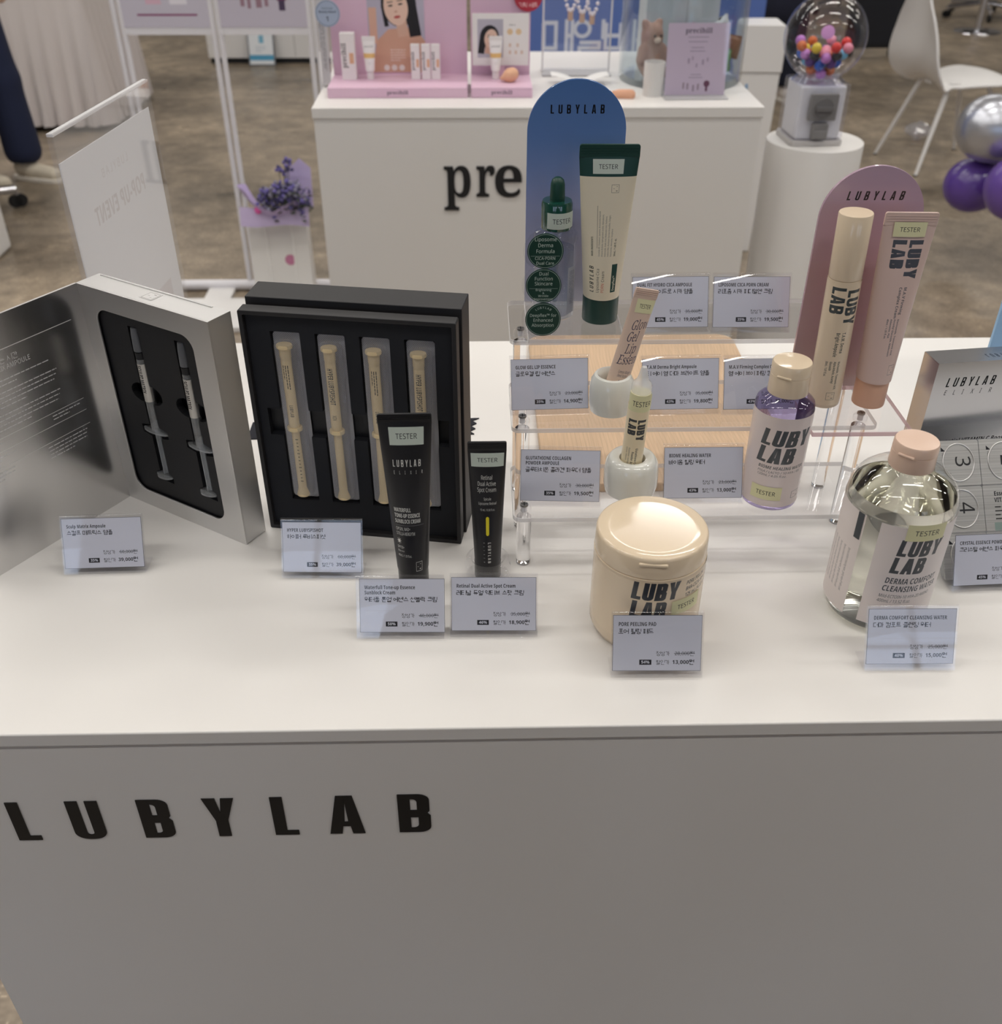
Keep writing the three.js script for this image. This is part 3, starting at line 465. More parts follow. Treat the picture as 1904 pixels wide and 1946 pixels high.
// ------------------------------------------------------------------ black tubes
{
  const black = phys(rgb(15, 15, 20), 0.42), blackCap = phys(rgb(12, 12, 16), 0.3);
  const t = thing('sunblock_tube', 'tall black squeeze tube with pale tester sticker', 'cosmetic tube', [-0.0527, T, -0.6168], 0.02);
  const art = print(700, 1900, '#101016', (x, w, h) => {
    const c = '#d6d6d0'; luby(x, 'LUBYLAB', w / 2, 520, 82, { w: 0.42, s: 0.13, t: 0.12, gap: 0.34, sk: 0.02, c, al: 'center' }); [...'ELIXIR'].forEach((ch, i) => txt(x, ch, 150 + i * 82, 610, 58, { sx: 0.6, c }));
    ['WATERFULL', 'TONE-UP ESSENCE', 'SUNBLOCK CREAM'].forEach((s, i) => txt(x, s, 92, 1080 + i * 72, 70, { b: 1, sx: 0.72, c })); x.fillStyle = '#77777a'; x.fillRect(92, 1252, 500, 4);
    ['OPSIN, NAD+', 'STELLA-NERGYTM'].forEach((s, i) => txt(x, s, 92, 1320 + i * 62, 58, { sx: 0.75, c })); x.fillStyle = c; x.beginPath(); x.arc(130, 1460, 24, 0, 7); x.fill(); for (let k = 0; k < 8; k++) { x.beginPath(); x.arc(130 + 36 * Math.cos(k * 0.785), 1460 + 36 * Math.sin(k * 0.785), 5, 0, 7); x.fill(); }
    txt(x, 'SPF50+', 88, 1560, 50, { sx: 0.8, c }); txt(x, 'PA++++', 88, 1612, 46, { sx: 0.8, c }); txt(x, '40mL / 1.35 fl.oz.', 86, 1670, 44, { sx: 0.8, c }); logoBox(x, 440, 1740, 120, c, 5);
  });
  const q = squeezeTube(t, { r: 0.0122, w: 0.0385, capH: 0.021, bodyH: 0.1275, seamH: 0.0068, capR: 0.0118, capMat: blackCap, bodyMat: phys(0xffffff, 0.4, { map: art }), seamMat: black });
  part('tester_sticker', q.stick(-0.62, 0.7, 0.862, 0.972), STICK_G, t);
  // short tube in a round clear holder
  const hd = thing('tube_holder', 'small round clear holder under the short black tube', 'holder', [0.0055, T, -0.629]);
  part('ring', lathe([[0.0118, 0.003], [0.017, 0.0006], [0.0182, 0.004], [0.0184, 0.012], [0.017, 0.0175], [0.0145, 0.019], [0.0122, 0.017], [0.0118, 0.003]], 40), PANE, hd);
  const s = thing('spot_cream_tube', 'short black squeeze tube with yellow bar', 'cosmetic tube', [0.0055, T, -0.629], 0.0);
  const art2 = print(600, 1800, '#101016', (x, w, h) => {
    const c = '#d2d2cc'; ['Retinal', 'Dual Active', 'Spot Cream'].forEach((k, i) => txt(x, k, w / 2 - 10, 420 + i * 92, 92, { sx: 0.68, al: 'center', c })); txt(x, 'Spicule', w / 2, 730, 56, { sx: 0.75, al: 'center', c }); txt(x, 'Liposome Retinal', w / 2, 800, 56, { sx: 0.75, al: 'center', c }); txt(x, '15 mL / 0.50 fl.oz.', w / 2, 895, 46, { sx: 0.75, al: 'center', c });
    x.fillStyle = '#e2d324'; x.beginPath(); x.roundRect(268, 985, 62, 300, 30); x.fill();
    luby(x, 'LUBYLAB', 305, 1395, 64, { w: 0.46, s: 0.14, t: 0.12, gap: 0.34, sk: 0, c, rot: Math.PI / 2 }); [...'ELIXIR'].forEach((ch, i) => txt(x, ch, 210, 1395 + i * 62, 40, { sx: 0.7, c, rot: Math.PI / 2 }));
  });
  const p = squeezeTube(s, { r: 0.0103, w: 0.0288, capH: 0.016, bodyH: 0.1005, seamH: 0.0078, capR: 0.0105, capMat: blackCap, bodyMat: phys(0xffffff, 0.4, { map: art2 }), seamMat: black });
  part('tester_sticker', p.stick(-0.85, 0.88, 0.875, 0.985), STICK_G, s);
}
// ------------------------------------------------------------------ round cream jar
{
  const t = thing('pad_jar', 'large glossy cream jar with flip lid', 'cosmetic jar', [0.1215, T, -0.5705]);
  part('body', lathe([[0, 0.0008], [0.034, 0], [0.0378, 0.002], [0.0403, 0.008], [0.0405, 0.02], [0.0402, 0.0708], [0.0385, 0.0712], [0, 0.0712]], 72), CREAM, t);
  const art = print(1600, 640, '#e2cfb4', (x, w, h) => {
    luby(x, 'LUBY', 455, 182, 178, { w: 0.53, s: 0.24, t: 0.19, gap: 0.06, sk: 0.1, c: '#31353d' }); luby(x, 'LAB', 455, 376, 178, { w: 0.53, s: 0.24, t: 0.19, gap: 0.06, sk: 0.1, c: '#31353d' });
    ['PORE PEELING PAD', 'BHA-CICA-HYA-PDRN', '125 mL / 4.22 fl. oz. / 70 pads'].forEach((s, i) => txt(x, s, 930, 70 + i * 62, 54, { b: 1, sx: 0.68, sk: 0.12, c: '#31353d' }));
  });
  part('print', patch(0.0405, 0.014, 0.069, -80, 110, 40, 0.0404), phys(0xffffff, 0.16, { map: art }), t); part('tester_sticker', patch(0.0408, 0.0385, 0.0515, 16, 52, 10), STICK_Y, t);
  const lid = part('lid', lathe([[0, 0.0716], [0.0398, 0.0716], [0.0399, 0.0722], [0.0396, 0.086], [0.0388, 0.0878], [0.0375, 0.0885], [0.03, 0.0883], [0, 0.0878]], 72), CREAM, t);
  part('lift_tab', rbox(0.020, 0.0026, 0.004, 0.0012, 0, 0, 0.0385).rotateY(-0.12).translate(0, 0.0835, 0), CREAM, lid);
}
// ------------------------------------------------------------------ flip-top cap shared by the two water bottles
function flipCap(t, r, y0, y1, mat, turn) {
  const c = part('flip_cap', lathe([[0, y0], [r, y0], [r * 1.01, y0 + 0.0005], [r * 0.985, y0 + (y1 - y0) * 0.6], [r * 0.97, y0 + (y1 - y0) * 0.605], [r * 0.97, y0 + (y1 - y0) * 0.625], [r * 0.99, y0 + (y1 - y0) * 0.63], [r * 0.975, y1 - 0.0014], [r * 0.93, y1 - 0.0003], [r * 0.6, y1 + 0.0003], [0, y1 + 0.0004]], 44), mat, t);
  part('thumb_lip', rbox(r * 0.75, 0.0018, 0.0022, 0.0008, 0, y0 + (y1 - y0) * 0.66, r * 0.985).rotateY(turn), mat, c); return c;
}
// ------------------------------------------------------------------ violet-tinted bottle
{
  const t = thing('healing_water_bottle', 'slim violet bottle with pale pink label and cream cap', 'cosmetic bottle', [0.2318, H1, -0.6635]), R = 0.0222;
  const violet = phys(rgb(212, 205, 228), 0.02, { transmission: 1, thickness: 0, ior: 1.5 });
  part('bottle', lathe([[0, 0.0006], [R - 0.003, 0], [R - 0.0006, 0.0008], [R, 0.003], [R, 0.086], [R - 0.001, 0.0892], [R - 0.0045, 0.0922], [0.0145, 0.0938], [0.0135, 0.0945], [0.0135, 0.0955], [0, 0.0955]], 60), violet, t);
  const art = print(1200, 1300, '#ddd0cd', (x, w, h) => {
    x.save(); luby(x, 'LUBY', 365, 400, 230, { w: 0.44, s: 0.19, t: 0.17, gap: 0.06, c: '#41464c' }); luby(x, 'LAB', 350, 650, 230, { w: 0.44, s: 0.2, t: 0.17, gap: 0.06, c: '#41464c' });
    txt(x, 'BIOME HEALING WATER', 380, 735, 62, { b: 1, sx: 0.6, sk: 0.1, c: '#41464c' }); txt(x, 'PIGA / LACTO / 10 HYA / B5', 380, 795, 46, { sx: 0.7, sk: 0.1, c: '#41464c' }); txt(x, '120mL / 4.05 fl.oz.', 380, 845, 46, { sx: 0.7, sk: 0.1, c: '#41464c' }); logoBox(x, 735, 1090, 100, '#41464c', 4); x.restore();
  });
  part('label', patch(R + 0.00025, 0.0042, 0.083, -135, 135, 48), phys(0xffffff, 0.35, { map: art, clearcoat: 0.5, clearcoatRoughness: 0.1 }), t);
  part('tester_sticker', patch(R + 0.0006, 0.0105, 0.0225, -56, 6, 12), STICK_Y, t);
  flipCap(t, 0.0150, 0.0956, 0.1205, CREAM, -0.6);
}
// ------------------------------------------------------------------ large clear cleansing water bottle
{
  const t = thing('cleansing_water_bottle', 'large clear bottle of pale cleansing water with pink cap', 'cosmetic bottle', [0.3012, T, -0.5855], 0.0), R = 0.0381;
  const peach = phys(rgb(226, 196, 176), 0.25);
  const shellP = [[0, 0.0012], [0.028, 0.0002], [0.0335, 0.001], [0.0368, 0.004], [R, 0.009], [R, 0.1], [0.0377, 0.1065], [0.036, 0.1125], [0.0325, 0.118], [0.027, 0.1225], [0.02, 0.125], [0.0162, 0.1265], [0.0148, 0.128], [0.0145, 0.131]];
  part('bottle', lathe(shellP, 72), phys(new THREE.Color().setRGB(0.985, 0.985, 0.975), 0.01, { transmission: 1, thickness: 0, ior: 1.5 }), t);
  const liq = shellP.slice(0, 6).map(([x, y]) => [Math.max(0, x - 0.0012), y + 0.0012]); liq.push([R - 0.0013, 0.1], [0.0366, 0.1055], [0.0355, 0.109], [0, 0.109]);
  part('liquid', lathe(liq, 72), phys(0xffffff, 0, { transmission: 1, thickness: 0.03, ior: 1.33, attenuationColor: rgb(243, 243, 226), attenuationDistance: 0.15 }), t);
  const art = print(900, 1070, '#e2d9d6', (x, w, h) => {
    const c = '#44484e'; luby(x, 'LUBY', 188, 294, 170, { w: 0.56, s: 0.24, t: 0.19, gap: 0.07, c }); luby(x, 'LAB', 168, 480, 170, { w: 0.56, s: 0.24, t: 0.19, gap: 0.07, c });
    txt(x, 'DERMA COMFORT', 152, 590, 84, { b: 1, sx: 0.72, sk: 0.1, c }); txt(x, 'CLEANSING WATER', 144, 675, 84, { b: 1, sx: 0.72, sk: 0.1, c }); txt(x, 'Mild-ECTOIN-10 HYA-20 AMINO', 134, 748, 48, { sx: 0.74, sk: 0.1, c }); txt(x, '400mL / 13.52 fl.oz.', 130, 802, 48, { sx: 0.74, sk: 0.1, c });
  });
  const a0 = -39; part('front_label', patch(R + 0.0003, 0.012, 0.1, a0, a0 + 104, 30), phys(0xffffff, 0.4, { map: art }), t);
  part('tester_sticker', patch(R + 0.0006, 0.0895, 0.103, -13, 30, 12), STICK_Y, t);
  const side = print(400, 1070, '#e2d9d6', (x, w, h) => { small(x, Array(7).fill('Derma comfort cleansing water, gently wipe off with a pad'), 330, 400, -40, 26, { sx: 0.7, rot: Math.PI / 2, c: '#77777a' }); });
  part('back_label', patch(R + 0.0003, 0.012, 0.1, -128, -56, 24), phys(0xffffff, 0.4, { map: side }), t);
  part('dark_strip', patch(R + 0.0005, 0.078, 0.1, -66, -58, 4), std(rgb(62, 68, 74), 0.5), t);
  flipCap(t, 0.0155, 0.1285, 0.1485, peach, -0.75);
}
// ------------------------------------------------------------------ ceramic holders, lip tube, pointed ampoule
const CERAMIC = phys(rgb(226, 226, 218), 0.12, { clearcoat: 0.6, clearcoatRoughness: 0.05 });
const ringP = (r, h, q) => [[q, 0.004], [r * 0.75, 0.0006], [r * 0.93, 0.0022], [r, 0.009], [r, h * 0.6], [r * 0.94, h * 0.86], [r * 0.8, h * 0.98], [r * 0.68, h], [q + 0.001, h * 0.94], [q, h * 0.85], [q, 0.004]];
{
  const a = thing('ceramic_holder', 'white ceramic ring holder under the pink lip tube', 'holder', [0.1072, H2, -0.7165], 0.2); part('ring', lathe(ringP(0.0182, 0.0335, 0.0098), 44), CERAMIC, a);
  const b = thing('ceramic_holder', 'white ceramic ring holder under the pointed ampoule', 'holder', [0.1212, H1, -0.6735], 0.2); part('ring', lathe(ringP(0.0218, 0.0335, 0.0094), 44), CERAMIC, b);
  // lip tube, tilted to the right in its holder
  const t = thing('lip_tube', 'pale pink lip tube with brush lettering leaning right', 'cosmetic tube', [0.1066, H2 + 0.0075, -0.7165], 0.22); t.rotation.z = -0.245;
  const art = print(560, 1700, '#d9c0ae', (x, w, h) => {
    const c = '#33314a'; ['Glow', 'Gel', 'Lip', 'Essence'].forEach((s, i) => txt(x, s, [130, 95, 130, 30][i], 520 + i * 190, 210, { f: 'serif', sx: 0.82, sk: 0.35, rot: -0.12, c })); small(x, ['Lemon Mango', 'Seed Butter'], 120, 1215, 64, 66, { f: 'serif', sx: 0.7, sk: 0.3, c });
    x.fillStyle = c; for (const [i, j] of [[0, 0], [1, 0], [0, 1], [1, 1]]) x.fillRect(180 + i * 34, 1330 + j * 34, 22, 22); luby(x, 'LUBY', 30, 1540, 90, { w: 0.5, s: 0.22, t: 0.18, gap: 0.06, c: '#33313a' }); luby(x, 'LAB', 30, 1650, 90, { w: 0.5, s: 0.22, t: 0.18, gap: 0.06, c: '#33313a' });
  });
  const pink = phys(rgb(214, 188, 172), 0.35);
  const q = squeezeTube(t, { r: 0.0086, w: 0.0195, capH: 0.005, bodyH: 0.0865, seamH: 0.0072, capR: 0.0082, capMat: pink, bodyMat: phys(0xffffff, 0.38, { map: art }), seamMat: pink });
  part('tester_sticker', q.stick(-0.62, 0.98, 0.86, 0.985), STICK_Y, t);
  // pointed ampoule
  const p = thing('powder_ampoule', 'slim cream ampoule with clear pointed nozzle', 'ampoule', [0.1196, H1 + 0.0045, -0.6735], -0.15); p.rotation.z = -0.042; const R = 0.0083;
  const art2 = print(700, 1300, '#e6d7b6', (x, w, h) => {
    const c = '#37393c', o = { w: 0.52, s: 0.24, t: 0.2, gap: 0.06, sk: 0, c, rot: Math.PI / 2 }; luby(x, 'LUBY', 362, 190, 150, o); luby(x, 'LAB', 192, 190, 150, o);
    txt(x, 'Glutathione Collagen', 385, 640, 58, { b: 1, sx: 0.66, rot: Math.PI / 2, c }); txt(x, 'Powder Ampoule', 322, 700, 58, { b: 1, sx: 0.72, rot: Math.PI / 2, c }); small(x, ['Glutathione / Hydrolyzed Collagen', 'Lactose / Allantoin'], 268, 640, -46, 38, { sx: 0.7, rot: Math.PI / 2, c });
  });
  part('barrel', lathe([[0, 0], [R - 0.0006, 0], [R, 0.0008], [R, 0.0765], [R - 0.0004, 0.077], [0, 0.077]], 32), CREAM, p);
  part('print', patch(R + 0.0002, 0.004, 0.0762, -110, 110, 24), phys(0xffffff, 0.3, { map: art2 }), p); part('tester_sticker', patch(R + 0.0004, 0.0725, 0.0865, -70, 95, 14), STICK_Y, p);
  part('collar', lathe([[0, 0.077], [R - 0.0006, 0.077], [R - 0.0004, 0.0862], [0, 0.0862]], 28), phys(rgb(232, 226, 190), 0.3), p);
  part('nozzle', lathe([[0.0076, 0.0864], [0.0078, 0.092], [0.0066, 0.0945], [0.0046, 0.0965], [0.0036, 0.1], [0.0024, 0.106], [0.0018, 0.107], [0, 0.1073]], 24), phys(rgb(248, 248, 248), 0.1, { transmission: 0.6, thickness: 0 }), p);
}
// ------------------------------------------------------------------ arch displays
function arch(name, label, x, y, z, w, h, tex, edge) {
  const t = thing(name, label, 'display stand', [x, y, z]);
  const s = new THREE.Shape(); s.moveTo(-w / 2, 0); s.lineTo(w / 2, 0); s.lineTo(w / 2, h - w / 2); s.absarc(0, h - w / 2, w / 2, 0, Math.PI, false); s.lineTo(-w / 2, 0);
  const g = ext(s, 0.003, 0.0003, -0.0015, 28); flatUV(g); g.translate(0, 0.004, 0);
  part('arch_panel', g, phys(0xffffff, 0.22, { map: tex, clearcoat: 0.6, clearcoatRoughness: 0.03 }), t);
  part('base', ext(rrShape(w, 0.0765, 0.0008), 0.0038, 0.0003, 0, 3).rotateX(-Math.PI / 2).translate(0, 0.0001, 0.039), [PANE, edge], t); return t;
}
const archTex = (stops, sk) => print(512, 1200, '#888', (x, w, h) => { const g = x.createLinearGradient(0, 0, 0, h); stops.forEach(([a, c]) => g.addColorStop(a, c)); x.fillStyle = g; x.fillRect(0, 0, w, h); luby(x, 'LUBYLAB', w / 2, 168, 44, { w: 0.46, s: 0.16, t: 0.14, gap: 0.52, sk, c: '#0d0e14', al: 'center' }); });
// the film on these panels is printed from one dye into another
arch('blue_arch_display', 'blue to lavender arch display stand with clear base', 0.079, H3, -0.815, 0.0778, 0.1805, archTex([[0, '#5279b2'], [0.25, '#6686bd'], [0.5, '#969fca'], [0.75, '#bcbad2'], [1, '#cbc9d4']], 0.0), ACRYL_EDGE);
arch('pink_arch_display', 'dusty pink arch display stand with clear base', 0.295, H2 + 0.0075, -0.7358, 0.0785, 0.1796, archTex([[0, '#b79cae'], [0.25, '#b696a5'], [0.45, '#bd989f'], [0.75, '#c0a0a6'], [1, '#c8b0ae']], 0.16), phys(rgb(222, 196, 200), 0.4, { transmission: 0.5, thickness: 0 }));
// clear topper with three green discs
{
  const t = thing('disc_topper', 'clear topper with three dark green printed discs', 'sign', [0.052, H3, -0.7412]);
  const texts = [[['Liposome', 88], ['Derma', 88], ['Formula', 88], ['CICA·PDRN', 72], ['Dual Care', 72]], [['Dual', 84], ['Function', 84], ['Skincare', 84], ['Brightening', 54], ['&', 50], ['Wrinkle', 54], ['Improvement', 54]], [['Deepflex™ for', 76], ['Enhanced', 80], ['Absorption', 80]]];
  [[0, 0.0762, 0.0139], [-0.0007, 0.0484, 0.0139], [-0.0004, 0.0202, 0.0141]].forEach(([x, y, r], i) => {
    part('clear_plate', cyl(r + 0.0022, r + 0.0022, 0.0012, 0, 0, 0, 40).rotateX(Math.PI / 2).translate(x - 0.0008, y, 0), PANE, t);
    const tex = print(512, 512, '#123a30', (c, w, h) => {
      c.strokeStyle = '#b9c9c0'; c.lineWidth = 5; c.beginPath(); c.arc(256, 256, 240, 0, 7); c.stroke(); const col = '#c4d0c6';
      if (i === 2) { [...'LUBYLAB'].forEach((ch, k) => { const a = (k - 3) * 0.2; c.save(); c.translate(256, 256); c.rotate(a); txt(c, ch, 0, -168, 46, { al: 'center', c: col }); c.restore(); }); }
      let y = [110, 100, 215][i]; for (const [k, [s, z]] of texts[i].entries()) { if ((i === 0 && k === 3) || (i === 1 && k === 3)) { c.fillStyle = col; c.fillRect(50, y - z + 28, 412, 3); y += 12; } txt(c, s, 256, y, z * 0.86, { al: 'center', c: col, sx: 0.95 }); y += z * (i === 1 ? 0.88 : 0.98); }
    });
    const disc = flatUV(new THREE.CylinderGeometry(r, r, 0.0008, 48).rotateX(Math.PI / 2)); 
    part('green_disc', disc.translate(x, y, 0.0012), phys(0xffffff, 0.35, { map: tex }), t);
  });
}
// dropper bottle
{
  const t = thing('dropper_bottle', 'clear dropper bottle with dark green cap', 'cosmetic bottle', [0.0635, H3 + 0.004, -0.787]), R = 0.017, green = phys(rgb(16, 62, 50), 0.4);
  part('bottle', lathe([[0, 0.0006], [R - 0.0025, 0], [R, 0.002], [R, 0.064], [R + 0.0012, 0.067], [R + 0.0004, 0.0705], [R - 0.005, 0.0735], [0.0105, 0.0745], [0.0105, 0.0765]], 48), phys(rgb(244, 246, 248), 0.02, { transmission: 1, thickness: 0, ior: 1.5 }), t);
  part('liquid', lathe([[0, 0.003], [R - 0.003, 0.003], [R - 0.0016, 0.005], [R - 0.0016, 0.058], [0, 0.058]], 40), phys(rgb(236, 240, 246), 0.02, { transmission: 1, thickness: 0, ior: 1.33 }), t);
  const col = part('collar', lathe([[0, 0.0745], [0.0122, 0.0745], [0.0125, 0.0755], [0.0125, 0.0945], [0.0115, 0.0965], [0, 0.0965]], 40), phys(rgb(18, 70, 58), 0.15, { clearcoat: 1, clearcoatRoughness: 0.02 }), t);
  part('bulb', lathe([[0, 0.0965], [0.0058, 0.0965], [0.006, 0.099], [0.0056, 0.109], [0.0046, 0.1125], [0.0026, 0.1142], [0, 0.1146]], 32), green, t);
  part('tester_sticker', patch(0.0128, 0.0768, 0.0895, -40, 75, 12), STICK_G, col);
  part('pipette', cyl(0.003, 0.003, 0.06, 0, 0.042, 0, 16), phys(rgb(240, 244, 244), 0.05, { transmission: 1, thickness: 0 }), t);
  const pr = print(256, 512, '#b9bcc6', (x) => lines(x, 210, 40, 430, 5, 36, 16, '#5b5f6a', Math.PI / 2)); const pm = phys(0xffffff, 0.3, { map: pr, transmission: 0.35, thickness: 0 });
  part('fine_print', patch(R + 0.0002, 0.006, 0.046, 34, 66, 8), pm, t);
}
// green and cream tube
{
  const t = thing('cica_cream_tube', 'cream tube with dark green top band and cap', 'cosmetic tube', [0.1015, H3 + 0.004, -0.778], -0.02), green = phys(rgb(17, 58, 50), 0.4);
  const art = print(760, 1900, '#ddd3bb', (x, w, h) => {
    x.fillStyle = '#123c35'; x.fillRect(0, 0, w, 250); const c = '#26302c', o = { rot: -Math.PI / 2, c };
    logoBox(x, 430, 350, 100, '#3c403c', 4); x.fillStyle = c; x.fillRect(240, 620, 5, 560); txt(x, 'MAIN INGREDIENTS', 178, 1290, 44, { ...o, b: 1, sx: 0.62 }); small(x, ['Ceramide NP, Cholesterol, Liposome, Broussonetia Kazinoki', '(Vitamin B) Biotin, Hydrogenated Lecithin, Maltodextrin,', 'Asiaticoside, Asiatic Acid, Madecassic Acid, Panthenol,', 'Sodium DNA, Aluminum Sucrose Octasulfate, Collagen,', 'Niacinamide, Adenosine, Tocopherol'], 290, 1290, 50, 34, { ...o, sx: 0.66, c: '#4c4e47' }); txt(x, '50mL / 1.69 fl. oz.', 560, 1290, 44, { ...o, b: 1, sx: 0.66 });
    luby(x, 'LUBYLAB', 190, 1790, 72, { w: 0.46, s: 0.14, t: 0.13, gap: 0.3, sk: 0.12, c, rot: -Math.PI / 2 }); txt(x, 'Liposome Cica', 290, 1790, 74, { ...o, sx: 0.7 }); txt(x, 'PDRN', 385, 1790, 74, { ...o, sx: 0.7, c: '#c0503e' }); txt(x, 'Cream', 385, 1640, 74, { ...o, sx: 0.7 });
    x.fillStyle = '#123c35'; x.fillRect(520, 1400, 100, 390); txt(x, 'Deepflex™', 592, 1770, 60, { ...o, b: 1, sx: 0.7, c: '#d8d4c2' });
  });
  const q = squeezeTube(t, { r: 0.0148, w: 0.0462, capH: 0.022, bodyH: 0.1105, seamH: 0.0095, capR: 0.0148, capMat: green, bodyMat: phys(0xffffff, 0.4, { map: art }), seamMat: green });
  part('tester_sticker', q.stick(-0.55, 0.5, 0.888, 0.985), STICK_G, t);
}
// cream ampoule stick and pink tube before the pink arch
{
  const t = thing('ampoule_stick', 'tall cream ampoule cylinder with flat cap', 'cosmetic bottle', [0.2772, H2 + 0.0123, -0.7065], 0.0), R = 0.0123;
  t.rotation.z = 0.03;
  part('body', lathe([[0, 0], [R - 0.0008, 0], [R, 0.001], [R, 0.1055], [0, 0.1055]], 44), CREAM, t);
  const art = print(900, 1800, '#e2cfb4', (x, w, h) => {
    const c = '#3f4648', o = { w: 0.52, s: 0.23, t: 0.19, gap: 0.06, sk: 0, c, rot: Math.PI / 2 }; luby(x, 'LUBY', 450, 90, 185, { ...o, w: 0.62, gap: 0.08 }); luby(x, 'LAB', 240, 60, 185, { ...o, w: 0.62, gap: 0.08 });
    txt(x, 'T.A.M. Derma', 470, 690, 66, { b: 1, sx: 0.72, rot: Math.PI / 2, c }); txt(x, 'Bright Ampoule', 395, 690, 66, { b: 1, sx: 0.72, rot: Math.PI / 2, c }); small(x, ['Niacinamide, Tranexamic Acid,', 'Alpha-Arbutin, Ascorbyl', 'Glucoside', '30mL / 1.01 fl.oz.'], 480, 1120, -54, 44, { b: 1, sx: 0.66, rot: Math.PI / 2, c }); logoBox(x, 400, 1600, 110, c, 4);
  });
  part('print', patch(R + 0.0002, 0.003, 0.1045, -120, 120, 28), phys(0xffffff, 0.25, { map: art }), t);
  part('cap', lathe([[0, 0.1058], [R - 0.0003, 0.1058], [R, 0.1064], [R, 0.1535], [R - 0.0004, 0.154], [0, 0.154]], 44), CREAM, t);
  const s = thing('firming_cream_tube', 'pink squeeze tube with peach cap and tester sticker', 'cosmetic tube', [0.3133, H2 + 0.0117, -0.7058], -0.05), pinkM = phys(rgb(216, 190, 180), 0.35);
  const art2 = print(760, 1900, '#d8beb4', (x, w, h) => {
    const c = '#4a4d56', o = { w: 0.56, s: 0.24, t: 0.2, gap: 0.06, sk: 0, c, rot: Math.PI / 2 }; luby(x, 'LUBY', 420, 165, 205, { ...o, w: 0.5 }); luby(x, 'LAB', 175, 165, 205, { ...o, w: 0.5 });
    txt(x, 'M.A.V Firming', 480, 700, 66, { b: 1, sx: 0.74, rot: Math.PI / 2, c }); txt(x, 'Complex Cream', 400, 700, 66, { b: 1, sx: 0.74, rot: Math.PI / 2, c }); small(x, ['Niacinamide, Tranexamic Acid,', 'Ascorbyl Glucoside, Madecassic', 'Adenosine, PGA', '40mL / 1.35 fl.oz.'], 480, 1080, -62, 46, { b: 1, sx: 0.66, rot: Math.PI / 2, c }); logoBox(x, 520, 1660, 120, c, 4);
  });
  const q = squeezeTube(s, { r: 0.0135, w: 0.0385, capH: 0.023, bodyH: 0.1225, seamH: 0.0095, capR: 0.0128, capMat: phys(rgb(224, 176, 148), 0.35), bodyMat: phys(0xffffff, 0.38, { map: art2 }), seamMat: pinkM });
  part('tester_sticker', q.stick(-0.62, 0.62, 0.91, 0.995).translate(0, 0.003, 0.0004), STICK_Y, s);
}
